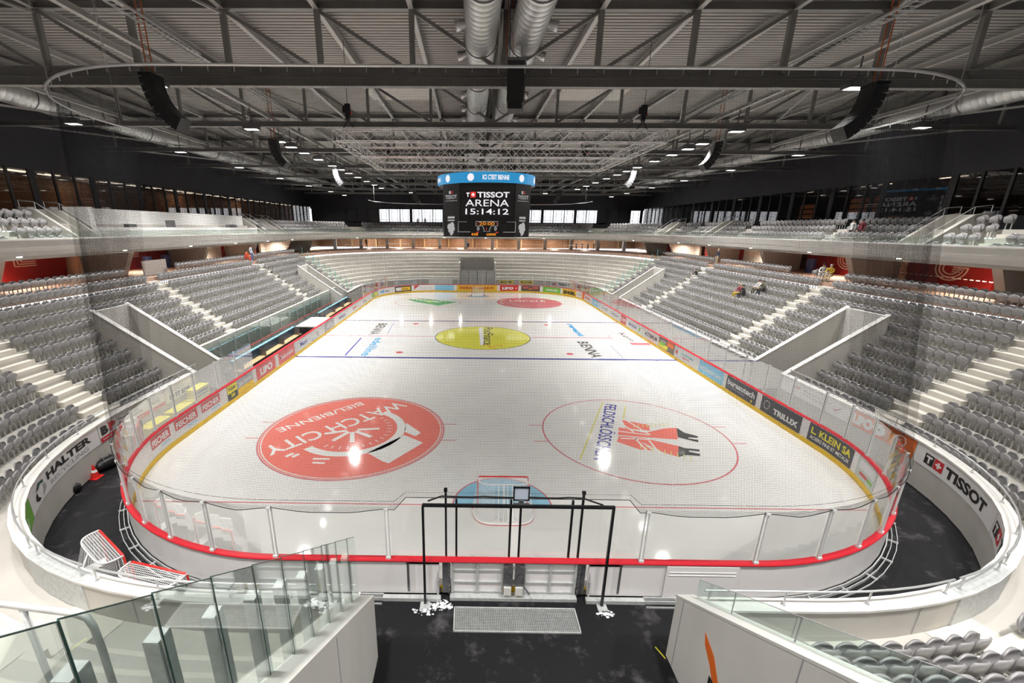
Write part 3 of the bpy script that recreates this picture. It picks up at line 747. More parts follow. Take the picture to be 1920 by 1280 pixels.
# white snow residue at the post feet
def splash(x, y, r, seed, lab):
    rnd = random.Random(seed); mb = MB()
    for i in range(70):
        a = rnd.random() * 2 * PI; q = r * rnd.random() ** .8; mb.sphere((x + q * math.cos(a), y + .6 * q * math.sin(a), -.05), .008 + .035 * rnd.random() ** 2, 7, 4, sc=(1.4, 1, .25))
    tag(obj('snow_patch', mb, M('snow', (.75, .77, .8), .7), loc=(x, y, -.05)), lab, 'snow', kind='stuff')
splash(-2.4, -.55, .33, 1, 'shaved ice melting by the left foot of the portal frame'); splash(2.45, -.6, .22, 2, 'shaved ice melting by the right foot of the portal frame'); splash(-1.95, -.4, .3, 3, 'shaved ice by the left gate strut')
# raised white door cover leaning on the boards at right
mb = MB(); mb.box((5.1, -.14, .56), (1.95, .03, 1.1)); mb.box((5.1, -.16, .93), (1.8, .02, .012)); mb.box((5.1, -.16, .83), (1.8, .02, .012)); solo('access_panel', mb, board_face, 'white panel leaning against the near boards right of the gate', 'panel')

# ------------------------------------------------------------------ handrail on the front wall
def rail_run(a, b, label, z=1.86, h=.36, step=1.6, g='handrails on the front wall'):
    t = thing('handrail', pt((a + b) / 2, 2.06, z), label, 'handrail', g)
    mb = MB(); mb.tube([pt(s, 2.06, z + h) for s in srange(a, b, .5)], .024, 8); obj('rail', mb, rail_m, t)
    n = max(1, round((b - a) / step))
    for i in range(n + 1):
        s = a + .12 + (b - a - .24) * i / n; mb = MB(); mb.tube([pt(s, 2.06, z), pt(s, 2.06, z + h)], .02, 8); mb.cyl(pt(s, 2.06, z), .05, .012, 10); obj('post', mb, rail_m, t)
for a, b, l in ((3.95, 9.2, 'galvanised handrail on the near front wall, right of the tunnel'), (9.35, 10.9, 'short galvanised handrail on the metal gate leaf, near right corner'), (11.05, 25.3, 'pale handrail above the adverts of the near right corner'), (28.5, 54.3, 'pale handrail along the right stand between its two passages'), (57.4, 78, 'pale handrail on the front wall, far right corner'),
                (LP - 9.4, LP - 3.75, 'galvanised handrail on the near front wall, left of the tunnel'), (LP - 11.2, LP - 9.55, 'short galvanised handrail on the metal gate leaf, near left corner'), (LP - 25.3, LP - 11.35, 'pale handrail above the adverts of the near left corner')):
    rail_run(a, b, l)
# ------------------------------------------------------------------ adverts on the boards (inner face) 
Z0, Z1 = .24, 1.10
def bad(s0, s1, bg, parts, label): advert(s0, s1, -.004, Z0, Z1, bg, parts, label, 'adverts on the rink boards')
bad(17.5, 20.45 - .1, PK, [], 'blank glossy panel on the right boards, nearest the corner') if False else None
bad(15.9, 17.45, flat('hologram', (.55, .6, .58)), [('q', PK, .1, .5, .9, .9), ('q', SAL, .2, .2, .6, .35), ('q', GN, .62, .2, .9, .35)], 'pale multicoloured advert on the boards deep in the near right corner')
bad(17.8, 20.6, DG, [('t', YE, 'L. KLEIN SA', .06, .46, .88, .40, .03), ('t', WH, 'ACIERS FINS ET METAUX', .06, .16, .88, .20, .02)], 'dark advert with yellow capitals and a white second line, near right boards')
bad(21.1, 24.1, DG, [('t', WH, 'TRILUX', .34, .22, .60, .36, .05)] + [('o', WH, .16 + .07 * math.cos(a), .55 + .26 * math.sin(a), .03) for a in np.arange(0, 6.28, .52)], 'dark advert with wide white capitals beside a ring of dots, right boards')
bad(24.55, 27.5, DG, [('t', WH, 'bureautech', .05, .40, .90, .42, .03), ('t', GY, 'for office people', .05, .2, .6, .14, .01), ('o', YE, .88, .18, .07)], 'dark advert with white lower-case lettering and a yellow dot')
bad(27.9, 30.9, LB, [('t', WH, 'athleticum', .06, .3, .88, .40, .02)], 'blue advert with white lower-case lettering on the right boards')
bad(30.95, 34.75, WH, [('t', RD, 'M', .06, .3, .08, .4, .05), ('t', TQ, 'medicalis', .28, .5, .5, .22, .03), ('t', RD, 'sport', .35, .2, .3, .2, .03)], 'white advert with small red and green words, right boards')
bad(34.8, 37.7, BR, [('q', OR, .55, .5, .95, .95), ('q', YE, .02, .06, .6, .45), ('q', GN, .1, .3, .4, .6), ('t', WH, 'LE BISTRO', .1, .62, .4, .2, .02)], 'brown, yellow and orange food advert on the right boards')
bad(37.75, 41.15, WH, [('t', DG, 'ACTEMIUM', .1, .3, .8, .4, .04)], 'white advert with dark capitals near the red line, right boards')
bad(41.2, 45.8, WH, [('t', NV, 'SKODA', .15, .3, .5, .34, .04), ('o', GN, .8, .5, .2)], 'white advert with navy capitals and green disc, right boards')
bad(45.9, 47.5, SAL, [('t', WH, 'COOP', .1, .3, .8, .4, .04)], 'small red advert at the far blue line, right boards')
bad(47.6, 55.2, WH, [('t', GY, 'BKW ENERGIE', .1, .3, .3, .4, .03), ('t', GY, 'GASSMANN', .55, .3, .35, .4, .03)], 'long white advert with grey words beyond the far blue line, right boards')
bad(55.3, 58.9, LB, [('t', WH, 'groupe e', .1, .3, .6, .4, .03), ('q', WH, .8, .1, .95, .9)], 'light blue advert in the far right boards')
bad(59.0, 63.9, WH, [('t', RD, 'SWICA', .3, .3, .5, .4, .04), ('q', OR, .0, .0, .2, 1)], 'white and red advert at the start of the far right corner')
bad(LP - 19.6, LP - 17.95, WH, [], 'blank white advert panel between corner and first red advert, left boards')
for i, (a, b) in enumerate(((145.9, 147.45), (143.8, 145.6), (141.75, 143.5))):
    bad(a, b, WH, [('q', SAL, .02, .42, .98, .98), ('t', WH, 'FISCHER', .07, .5, .86, .36, .04), ('t', LB, 'ENERGIE', .5, .2, .42, .14, .02)], ['first', 'second', 'third'][i] + ' red box advert with white capitals from the near corner, left boards')
bad(139.95, 141.0, DG, [('q', YE, 0, .45, 1, 1), ('t', DG, 'THERMO', .1, .6, .8, .25, .03), ('t', YE, '24H', .3, .12, .4, .25, .03)], 'narrow yellow over dark advert on the left boards')
bad(138.0, 139.9, GY, [('q', YO, 0, .0, 1, .38), ('t', WH, 'BAUMANN', .1, .5, .8, .3, .03)], 'grey advert with a yellow foot next to the narrow yellow one, left boards')
bad(134.7, 137.5, SAL, [('t', WH, 'LIPO', .18, .2, .64, .58, .06)], 'salmon red advert with four fat white capitals, left boards')
bad(131.2, 134.1, SAL, [('t', WH, 'Radiomarkt', .1, .32, .8, .36, .03), ('o', BR, .12, .5, .1)], 'red advert with white script before the players bench')
bad(127.5, 130.3, WH, [('t', NV, 'Manor', .1, .3, .6, .4, .04), ('o', LB, .85, .5, .12)], 'white advert with navy word at the blue line, left boards')
bad(124.0, 127.4, WH, [('t', GY, 'R', .4, .2, .15, .5, .04), ('t', LB, 'Swisscom', .05, .1, .3, .15, .02)], 'white advert with a grey letter beside the red line, left boards')
bad(120.9, 123.8, GY, [('t', WH, 'VITA', .2, .3, .6, .4, .04)], 'grey advert beyond the red line, left boards')
bad(104.5, 120.8, WH, [('t', NV, 'MOBILIAR', .1, .3, .15, .35, .03), ('t', RD, 'SUVA', .45, .3, .1, .35, .03), ('t', GY, 'Visilab', .75, .3, .12, .35, .03)], 'long pale advert along the far left boards')
bad(100.3, 103.1, GY, [('q', GN, .1, .1, .5, .6), ('q', YE, .5, .2, .9, .7)], 'grey and green advert in the far left corner')
bad(96.9, 100.0, WH, [('t', BL, 'LNS', .1, .25, .35, .5, .06), ('t', NV, 'SWISS', .5, .3, .3, .3, .03)], 'white advert with blue capitals in the far left corner')
bad(93.35, 96.3, DG, [('q', WH, .06, .2, .4, .8), ('q', YO, .42, .2, .94, .8), ('t', DG, 'kino', .5, .35, .3, .3, .02)], 'dark advert with white and mustard boxes, far boards')
bad(89.55, 92.9, WH, [('p', SAL, [(0, 1), (0, .2), (.28, 1)]), ('t', GY, 'imprimerie', .3, .35, .55, .22, .02)], 'white advert with a red corner triangle, far boards')
bad(86.5, 89.5, LB, [], 'plain light blue advert on the far boards')
for i, (a, b) in enumerate(((82.9, 86.0), (79.55, 82.85))):
    bad(a, b, YO, [('t', RD, 'FANUC', .14, .3, .72, .4, .05)], 'yellow advert with red capitals %s of the far goal' % ('left', 'right')[i])
bad(76.15, 79.1, red_b, [('t', WH, 'LIPO', .12, .22, .62, .52, .08), ('o', WH, .88, .5, .1)], 'bright red advert with fat white capitals on the far boards')
bad(72.7, 75.7, BR, [('q', SAL, .1, .5, .4, .8), ('q', SAL, .6, .5, .9, .8), ('q', OR, .42, .3, .58, .5)], 'dark brown picture advert on the far boards')
bad(69.2, 72.25, GN, [('t', WH, 'natural', .2, .3, .6, .4, .04)], 'green advert with white script on the far boards')
bad(65.8, 68.8, YO, [('t', BK, 'ENGEL', .06, .12, .88, .6, .07)], 'yellow advert with big black capitals, far right corner')
bad(64.0, 65.65, WH, [('t', GY, 'ticketa', .1, .4, .8, .25, .02)], 'small white advert in the far right corner')
# ------------------------------------------------------------------ adverts on the front wall
def wad(s0, s1, bg, parts, label, z0=1.0, z1=1.78): return advert(s0, s1, 1.915, z0, z1, bg, parts, label, 'adverts on the front wall')
def swiss(s0, s1, bgw, word_w, label, first=True, z0=1.0, z1=1.78, d=1.915, x0=.06, full=True):
    t = wad(s0, s1, WH, [], label, z0, z1); W = s1 - s0; H = z1 - z0
    fx = lambda o: wallmap(s1, d, z0, .018 + o); mk, mr, mw = MB(), MB(), MB(); h = H * .52; y = H * .22
    swiss_logo(fx, x0 * W, y, h, mk, mr, mw); put(mk, 'TISSOT', x0 * W + h * 2.15, y, w=word_w, h=h, bold=.045, fmap=fx(0))
    obj('printed_shape', mr, RD, t); obj('printed_shape', mw, WH, t); obj('lettering', mk, BK, t); return t
wad(17.85, 19.0, OR, [('t', WH, 'swisslos.ch', .2, .12, .6, .12, .02)] + [('o', WH, .5, .58, .22), ('o', OR, .5, .58, .18), ('t', WH, 'c', .42, .5, .12, .16, .03)], 'square orange advert with a round white face mark, near right corner wall')
wad(19.05, 20.75, OR, [('t', WH, 'LIPO', .1, .16, .58, .64, .09), ('o', WH, .84, .5, .26), ('o', BK, .84, .5, .05)], 'orange advert with fat white capitals and a disc, near right wall')
wad(20.8, 25.45, WH, [('t', SAL, 'FTP', .20, .5, .1, .24, .03), ('t', GY, 'Promotions Tissot', .36, .56, .40, .17, .01), ('t', GY, 'Planning Biel', .36, .3, .34, .17, .01), ('p', SAL, [(.80, .45), (.83, .3), (.92, .75), (.83, .42)])], 'white advert with grey words and a red tick beside the right passage')
swiss(13.85, 17.8, WH, 2.05, 'white advert with black and red cross logo and large black capitals, near right wall', x0=.10)
swiss(9.6, 13.8, WH, 2.05, 'white advert repeating the red cross logo, round the near right bend', x0=.02)
wad(141.0 - .35, 143.2, WH, [('t', BK, '10 77 3/10', .10, .10, .66, .34, .06), ('t', GY, 'bielersee schiffahrt', .12, .62, .5, .12, .01), ('o', YE, .92, .7, .06)], 'white advert with dark numbers beside the left passage')
wad(143.25, 144.4, WH, [('t', DG, 'bini', .08, .42, .55, .34, .0), ('q', SAL, .15, .02, .95, .25)], 'narrow white advert with a thin dark word and a red strip, left wall')
wad(144.45, 147.15, WH, [('q', RD, 0, 0, 1, .27), ('t', BK, 'B', .03, .36, .13, .5, .07), ('t', RD, 'P', .18, .36, .12, .5, .07), ('t', DG, 'Bureau de', .36, .66, .4, .13, .01), ('t', DG, 'Personnel SA', .36, .42, .5, .14, .01), ('t', WH, 'biel-bienne job 44', .04, .08, .8, .1, .02)], 'white advert with black and red initials over a dark red strip, left wall')
wad(147.2, 151.3, WH, [('t', BK, 'HALTER', .33, .46, .58, .38, .05), ('t', GY, 'RECYCLING', .36, .14, .50, .20, .01), ('p', BK, [(.10, .3), (.15, .14), (.19, .16), (.15, .34), (.15, .52), (.12, .5)]), ('p', flat('logo_green', (.03, .10, .08)), [(.13, .62), (.19, .84), (.27, .78), (.27, .62), (.22, .72), (.18, .6)]), ('p', GY, [(.22, .14), (.29, .3), (.29, .55), (.25, .55), (.25, .35)])], 'white advert with large black capitals, grey second line and ring of arrows')
wad(151.35, 154.2, GN, [('t', WH, 'natural', .28, .2, .5, .4, .03), ('o', WH, .16, .6, .14), ('o', GN, .16, .6, .1)], 'bright green advert with white script at the near left bend')
wad(yR(44), 68.0, PK, [('o', SAL, .62, .5, .4), ('q', SAL, .2, .2, .45, .3)], 'pale advert with red disc behind the far right boards') if False else None
swiss(68.1, 71.7, WH, 1.75, 'white advert with cross logo and black capitals on the far wall', x0=.04); swiss(64.4, 68.0, WH, 1.75, 'white advert repeating the cross logo, furthest right on the far wall', x0=.04)
for a, b, q in ((76.8, 79.1, 'nearer the far goal'), (74.0, 75.9, 'further right')):
    wad(a, b, YE, [('t', DG, 'RICOTER', .08, .25, .84, .5, .06)], 'yellow advert with dark capitals on the far wall, ' + q, 1.15, 1.7)
wad(92.0, 95.2, WH, [('q', TQ, .02, .2, .98, .3), ('q', TQ, .02, .7, .98, .8), ('t', DG, 'alpha pool', .2, .36, .6, .26, .02)], 'white advert framed in blue lines on the far wall')
wad(96.6, 98.5, WH, [('o', SAL, .5, .5, .85, .36), ('t', WH, 'pub', .35, .4, .3, .2, .02)], 'red oval advert on the far wall, far left')
wad(86.8, 90.4, WH, [], 'blank white advert on the far wall left of the passage')
wad(57.6, 62.0, PK, [('o', SAL, .4, .5, .35), ('q', SAL, .6, .4, .9, .52)], 'pale advert with a red disc, far right wall')
# ------------------------------------------------------------------ hockey goals
def goal(x, y, rz, label, skirt=True, z=0.0):
    t = thing('hockey_goal', (x, y, z), label, 'hockey goal', 'hockey goals', rz=rz)
    W, H, D = .915, 1.22, .56
    def loc(o): LOC[o] = LOC[t]; return o
    mb = MB(); r = .03
    mb.tube([(-W, 0, 0), (-W, 0, H - .06), (-W + .06, 0, H), (W - .06, 0, H), (W, 0, H - .06), (W, 0, 0)], r, 10); obj('goal_frame', mb, red_b, t, smooth=True, local=True)
    n = 14; basep = [(-W, 0)] + [(-(W + .2) * math.cos(a) if abs(math.cos(a)) > 0 else 0, -.38 - .72 * math.sin(a)) for a in np.linspace(0.05, PI - .05, n)] + [(W, 0)]
    def bp(u):  # rounded-back base outline, u 0..1
        a = u * PI; c = math.cos(a); s = math.sin(a); return (-(abs(c) ** .5) * math.copysign(1, c) * (W + .17), -(abs(s) ** .55) * 1.12)
    def tp(u):
        a = u * PI; c = math.cos(a); s = math.sin(a); return (-(abs(c) ** .45) * math.copysign(1, c) * W, -(abs(s) ** .5) * .52)
    U = [i / 28 for i in range(29)]
    mb = MB(); mb.tube([(-W, 0, .05)] + [(*bp(u), .05) for u in U[1:-1]] + [(W, 0, .05)], .035, 8); mb.tube([(-W, 0, H)] + [(*tp(u), H) for u in U[1:-1]] + [(W, 0, H)], .022, 8); mb.tube([(0, tp(.5)[1], H), (0, bp(.5)[1], .05)], .02, 8); obj('back_frame', mb, flat('goal_white', (.82, .82, .82)), t, smooth=True, local=True)
    mb = MB(); vs = []; uv = []
    for j in range(5):
        q = j / 4
        for i, u in enumerate(U):
            a = bp(u); b = tp(u); sag = 1 - .12 * math.sin(PI * q)
            vs.append((a[0] * (1 - q) + b[0] * q, (a[1] * (1 - q) + b[1] * q) * sag, .06 + (H - .06) * q)); uv.append((i * .13, q * 1.5))
    fs = [(j * 29 + i, j * 29 + i + 1, (j + 1) * 29 + i + 1, (j + 1) * 29 + i) for j in range(4) for i in range(28)]
    o0 = len(vs)
    for i, u in enumerate(U): b = tp(u); vs += [(b[0], b[1], H), (b[0], 0, H)]; uv += [(b[0], b[1]), (b[0], 0)]
    fs += [(o0 + 2 * i, o0 + 2 * i + 2, o0 + 2 * i + 3, o0 + 2 * i + 1) for i in range(28)]
    mb.add(vs, fs); mb.uv = uv; obj('net', mb, net_white, t, local=True)
    if skirt:
        mb = MB(); vs = []
        for u in U: a = bp(u); vs += [(a[0], a[1], .02), (a[0], a[1], .16), (a[0] * .86, a[1] * .82, .03)]
        mb.add(vs, [(3 * i, 3 * i + 3, 3 * i + 4, 3 * i + 1) for i in range(28)] + [(3 * i + 1, 3 * i + 4, 3 * i + 5, 3 * i + 2) for i in range(28)]); obj('base_padding', mb, flat('goal_white', (.82, .82, .82)), t, local=True)
        mb = MB(); mb.tube([(*[c * 1.012 for c in bp(u)], .02) for u in U], .018, 6); obj('base_rail', mb, red_b, t, local=True)
    return t
goal(0, 4, 0, 'red framed hockey goal standing in the near crease')
goal(0, 56, PI, 'red framed hockey goal standing in the far crease')
goal(-11.45, .42, math.radians(-34), 'spare hockey goal parked in the left passage, further from the tunnel', z=-.05)
goal(-9.45, -.5, math.radians(-13), 'spare hockey goal parked behind the boards, nearer the tunnel', z=-.05)
# ------------------------------------------------------------------ safety net and its hoop
def netrail(cx, cy, R, sg, n=18):
    return [(sg * (cx + R * math.sin(a)), cy - R * math.cos(a), 14.0) for a in np.linspace(0, PI / 2 + .22, n)]
lft = netrail(10, 10.6, 6.8, -1); rgt = netrail(9.6, 10.4, 6.4, 1)
top = [Vector(p) for p in lft[::-1]] + [Vector((lft[0][0] + (rgt[0][0] - lft[0][0]) * i / 16, lft[0][1] + (rgt[0][1] - lft[0][1]) * i / 16, 14.0)) for i in range(1, 16)] + [Vector(p) for p in rgt]
def resample(P, n):
    L = [0]
    for a, b in zip(P[:-1], P[1:]): L.append(L[-1] + (b - a).length)
    out = []
    j = 0
    for i in range(n + 1):
        q = L[-1] * i / n
        while j < len(L) - 2 and L[j + 1] < q: j += 1
        out.append(P[j].lerp(P[j + 1], (q - L[j]) / (L[j + 1] - L[j])))
    return out, L[-1]
tp_, TL = resample(top, 120)
def ruleds(i): return -19.2 + 38.4 * i / 120
mb = MB(); vs = []; uv = []
for i in range(121):
    s = ruleds(i); ps = sorted(posts + [0, 1.7, LP - 1.7], key=lambda p: abs((p - s + LP / 2) % LP - LP / 2)); dist = abs((ps[0] - s + LP / 2) % LP - LP / 2)
    sag = .14 * min(1, dist / .9) if abs(s) > 3 else -.35
    bot = Vector(pt(s, .11, GT - sag))
    for j in range(9):
        q = j / 8; p = bot.lerp(tp_[i], q); out = .25 * math.sin(PI * q); vs.append((p.x, p.y, p.z)); uv.append((TL * i / 120, 12.2 * q))
mb.add(vs, [(i * 9 + j, (i + 1) * 9 + j, (i + 1) * 9 + j + 1, i * 9 + j + 1) for i in range(120) for j in range(8)]); mb.uv = uv
t = thing('safety_net', (0, 3.7, 14), 'fine black safety net hung from a curved hoop above the near boards', 'net')
obj('netting', mb, net_black, t)
mb = MB(); mb.tube([vs[i * 9] for i in range(121)], .011, 5); mb.tube([(vs[i * 9][0], vs[i * 9][1], GT + .22 if abs(ruleds(i)) > 3 else GT + .5) for i in range(121)], .006, 4); obj('edge_rope', mb, black_m, t)
for e0, e1 in ((2, 13), (107, 118)):  # pleated second layer added to darken both sides of the net
    mb = MB(); gv = []; gu = []; NF = 72
    for i in range(NF + 1):
        q = e0 + (e1 - e0) * i / NF; k = min(119, int(q)); fr_ = q - k; tpp = tp_[k].lerp(tp_[k + 1], fr_); bo = Vector(vs[k * 9]).lerp(Vector(vs[(k + 1) * 9]), fr_); cen = Vector((0, 14, 0)); nn = (Vector((tpp.x, tpp.y, 0)) - cen).normalized() * (.06 if i % 2 else -.01)
        for j in range(5): w_ = j / 4; p = bo.lerp(tpp, w_) + nn * (.35 + .65 * w_); gv.append(tuple(p)); gu.append((i * .115, 12.2 * w_))
    mb.add(gv, [(i * 5 + j, (i + 1) * 5 + j, (i + 1) * 5 + j + 1, i * 5 + j + 1) for i in range(NF) for j in range(4)]); mb.uv = gu; obj('added_side_netting', mb, net_black, t)
mb = MB(); mb.tube(top, .04, 8); obj('hoop', mb, rail_m, t, smooth=True)
mb = MB()
for i in range(2, 119, 2): p = tp_[i]; mb.bar(p, p - Vector((0, 0, .16)), .02)
obj('hoop_clips', mb, rail_m, t)
for p in (tp_[2], tp_[14], tp_[30], tp_[60], tp_[90], tp_[106], tp_[118]):
    mb = MB(); mb.tube([p, (p.x, p.y, 18.9)], .009, 5); obj('suspension_wire', mb, rail_m, t)
# far net hoop
P = [(-11 + 22 * i / 30, 58.5 - 0 * i, 13.2) for i in range(31)]
P = [(-14.5, 50, 13.2), (-14.4, 53, 13.2), (-13, 56, 13.2), (-10.5, 58, 13.2), (-6, 59, 13.2), (0, 59.2, 13.2), (6, 59, 13.2), (10.5, 58, 13.2), (13, 56, 13.2), (14.4, 53, 13.2), (14.5, 50, 13.2)]
t = thing('safety_net', (0, 59, 13.2), 'safety net hung from a hoop above the far boards', 'net')
mb = MB(); mb.tube(P, .04, 6); obj('hoop', mb, rail_m, t)
mb = MB(); vs = []; uv = []
for i, p in enumerate(P):
    q = Vector((p[0] * 1.03, min(p[1] + 1, 60.1), 2.9)); vs += [tuple(q), p]; uv += [(i * 3.1, 0), (i * 3.1, 10.3)]
mb.add(vs, [(2 * i, 2 * i + 2, 2 * i + 3, 2 * i + 1) for i in range(len(P) - 1)]); mb.uv = uv; obj('netting', mb, netmat('net_far', (.05, .05, .05), .09, .035), t)
for i in (1, 5, 9):
    mb = MB(); mb.tube([P[i], (P[i][0], P[i][1], 18.7)], .012, 5); obj('suspension_wire', mb, rail_m, t)
# ------------------------------------------------------------------ glass fence on the left tunnel wall
t = thing('glass_fence', (-3.6, -5, 3), 'sloping frameless glass fence with galvanised posts on the left tunnel wall', 'fence')
ys = [-2.05, -2.53, -3.18, -3.82, -4.5, -5.15, -5.79, -6.46, -7.11, -7.76, -8.5]
zt = lambda y: 3.84 + (-2.53 - y) * .713
zw = lambda y: 1.80 + (-1.92 - y) * .70
xg = -3.7
for a, b in zip(ys[:-1], ys[1:]):
    mb = MB(); vs = [(xg + o, y, z) for o in (-.008, .008) for y, z in ((a - .012, zw(a) - .1), (b + .012, zw(b) - .1), (b + .012, zt(b)), (a - .012, zt(a)))]
    mb.add(vs, [(0, 1, 2, 3), (4, 5, 6, 7), (0, 1, 5, 4), (2, 3, 7, 6), (1, 2, 6, 5), (0, 3, 7, 4)]); obj('glass_pane', mb, G_fence, t)
    mb = MB(); mb.bar((xg, b, zw(b) - .1), (xg, b, zt(b)), .018, .012); mb.bar((xg, a - .01, zt(a) + .003), (xg, b + .01, zt(b) + .003), .018, .008); obj('pane_edge', mb, G_edge, t)
for y in ys[1:]:
    h = zt(y) - .47; mb = MB(); mb.box((xg - .09, y + .05, (h + zw(y) - .7) / 2), (.13, .15, h - zw(y) + .7)); mb.box((xg - .09, y + .05, h + .004), (.125, .145, .01)); obj('post', mb, M('post_galvanised', (.80, .81, .81), .5, .1, noise=.16, scale=14), t)
# glass balustrade on the right tunnel wall
t = thing('glass_fence', (3.75, -5, 3), 'low clear glass balustrade sloping along the right tunnel wall', 'fence')
zr = lambda y: 1.78 + (-1.75 - y) * .68
yy = [-2.0, -3.1, -4.5, -6.0, -7.5]
for a, b in zip(yy[:-1], yy[1:]):
    mb = MB(); vs = [(3.84 + o, y, z) for o in (-.007, .007) for y, z in ((a, zr(a)), (b + .012, zr(b)), (b + .012, zr(b) + .5), (a, zr(a) + .5))]
    mb.add(vs, [(0, 1, 2, 3), (4, 5, 6, 7), (0, 1, 5, 4), (2, 3, 7, 6), (1, 2, 6, 5), (0, 3, 7, 4)]); obj('glass_pane', mb, G_rail, t)
    mb = MB(); mb.bar((3.84, b, zr(b)), (3.84, b, zr(b) + .5), .016, .012); mb.bar((3.84, a, zr(a) + .503), (3.84, b, zr(b) + .503), .016, .008); obj('pane_edge', mb, GY, t)
# near handrail at lower left
t = thing('handrail', (-4.6, -7.4, 7.1), 'thick galvanised tube handrail at the lower left, ending in a bend', 'handrail')
P = [(-6.3, -6.9, 6.93), (-5.0, -7.05, 6.93), (-4.32, -7.13, 6.93), (-4.22, -7.14, 6.90), (-4.18, -7.15, 6.82), (-4.17, -7.15, 6.6), (-4.17, -7.15, 4.4)]
mb = MB(); mb.tube(P, .026, 12); obj('rail', mb, galv, t, smooth=True)
mb = MB(); mb.tube([(-4.78, -7.08, 6.91), (-4.76, -7.08, 4.4)], .024, 12); obj('post', mb, galv, t, smooth=True)
# orange leaf-shaped mark and black letters on the right tunnel wall
t = thing('wall_sign', (TUN[1] - .01, -4, 2), 'orange leaf-shaped mark above black letters on the right tunnel wall', 'sign')
X = TUN[1] - .012
mb = MB(); Pz = [(-2.93, 2.02), (-3.0, 1.78), (-3.25, 1.55), (-3.5, 1.2), (-3.75, 1.1), (-3.55, 1.5), (-3.3, 1.85)]
mb.add([(X, a, b) for a, b in Pz] + [(X + .01, a, b) for a, b in Pz], [tuple(range(7)), tuple(range(7, 14))[::-1]] + [(i, (i + 1) % 7, 7 + (i + 1) % 7, 7 + i) for i in range(7)]); obj('orange_mark', mb, OR, t)
mb = MB(); put(mb, 'Bienne', 0, 0, h=.35, bold=.03, fmap=lambda u, v: (X - .002, -3.3 - u, 1.0 + v)); obj('lettering', mb, BK, t)
# ------------------------------------------------------------------ roof trusses
TY = [2.4, 12.0, 21.2, 30.9, 41.0, 50.5, 60.0, 69.5, 79.0]
ZB, ZT = 16.1, 18.7
def truss(y, label, double=False):
    t = thing('roof_truss', (0, y, ZB), label, 'roof truss', 'trusses spanning the hall')
    mb = MB()
    if double: mb.ibeam((-33.3, y, ZB + .16), (33.3, y, ZB + .16), .34, .34); mb.ibeam((-33.3, y, ZB - .22), (33.3, y, ZB - .22), .34, .36)
    else: mb.ibeam((-33.3, y, ZB), (33.3, y, ZB), .3, .32)
    obj('bottom_chord', mb, steel_w, t)
    mb = MB(); mb.ibeam((-33.3, y, ZT), (33.3, y, ZT), .3, .32); obj('top_chord', mb, steel_w, t)
    for i in range(-8, 9):
        x = i * 4 + .15; mb = MB(); w_ = .22 if double else .16; mb.box((x, y, (ZB + ZT) / 2), (w_, w_, ZT - ZB - .3)); obj('post', mb, steel_w, t)
    for i in range(-8, 8):
        a, b = (i * 4 + .15, (i + 1) * 4 + .15); mb = MB()
        if i < 0: mb.bar((a, y, ZT - .15), (b, y, ZB + .15), .14)
        else: mb.bar((b, y, ZT - .15), (a, y, ZB + .15), .14)
        obj('diagonal', mb, steel_w, t)
    return t
LBT = ['first roof truss, its deep double bottom beam in front of the hoop', 'second roof truss from the camera', 'third roof truss from the camera', 'fourth roof truss from the camera', 'fifth roof truss from the camera', 'sixth roof truss from the camera', 'far roof truss above the far goal end', 'farthest roof truss by the far windows']
first = truss(TY[1], LBT[0], True); second = truss(TY[2], LBT[1])
for y, l in zip(TY[3:], LBT[2:]): dup(second, loc=(0, y, ZB), label=l)
t0 = dup(second, loc=(0, TY[0], ZB), label='roof truss directly above the camera, at the top edge of the photo')
# purlins running the length of the hall
lab = 'pale steel purlin running lengthwise under the roof deck'
for i in range(-8, 9):
    x = i * 4 + .15; mb = MB(); m_ = steel_l
    mb.ibeam((x, -9, RZ - .12 - .2), (x, 81.9, RZ - .12 - .2), .22, .3)
    solo('purlin', mb, m_, lab, 'purlin', 'purlins under the roof deck')
# plan bracing in the roof plane
n = 0
for (y0, y1) in ((2.4, 12), (21.2, 30.9), (41, 50.5), (60, 69.5)):
    for i in (-6, -4, 3, 5):
        x = i * 4 + .15
        mb = MB(); mb.bar((x, y0, ZT - .3), (x + 4, y1, ZT - .3), .09); solo('roof_brace', mb, steel_l, 'thin diagonal tie between roof trusses', 'brace', 'diagonal ties in the roof')
# longitudinal lower beams and ties
for sx in (-1, 1):
    side = 'left' if sx < 0 else 'right'
    for x, h in ((14.3, 0), (23.9, 0)):
        mb = MB(); mb.ibeam((sx * x, -6, ZB + .45), (sx * x, 80, ZB + .45), .2, .2); solo('lighting_rail', mb, steel_l, 'steel rail carrying the %s row of flood lights, %s side' % ('inner' if x < 20 else 'outer', side), 'rail')
    mb = MB(); x = sx * 13.2
    for o in (-.22, .22): mb.box((x + o, 35, ZB + .8), (.025, 86, .08))
    for k in range(290): mb.box((x, -7.5 + k * .3, ZB + .77), (.44, .03, .015))
    solo('cable_tray', mb, rail_m, 'ladder cable tray beside the inner flood lights, %s side' % side, 'cable tray')
    for y0, y1 in zip(TY[:-1], TY[1:]):
        mb = MB(); mb.bar((sx * 18.2, y0, ZB + .2), (sx * 18.2, y1, ZB + .2), .10); mb.bar((sx * 28.3, y0, ZT - .6), (sx * 28.3, y1, ZT - .6), .14)
    for k, (y0, y1) in enumerate(zip(TY[:-1], TY[1:])):
        mb = MB(); mb.bar((sx * 32.2, y0, ZB + .1), (sx * 24.2, y1, ZB + .1), .10)
        solo('wind_brace', mb, steel_l, 'horizontal brace at bottom beam level above the %s stand' % side, 'brace', 'lower braces above the %s stand' % side)
mb = MB(); mb.bar((-9, TY[1] + 2, 18.3), (9, TY[1] + 2, 18.3), .08)
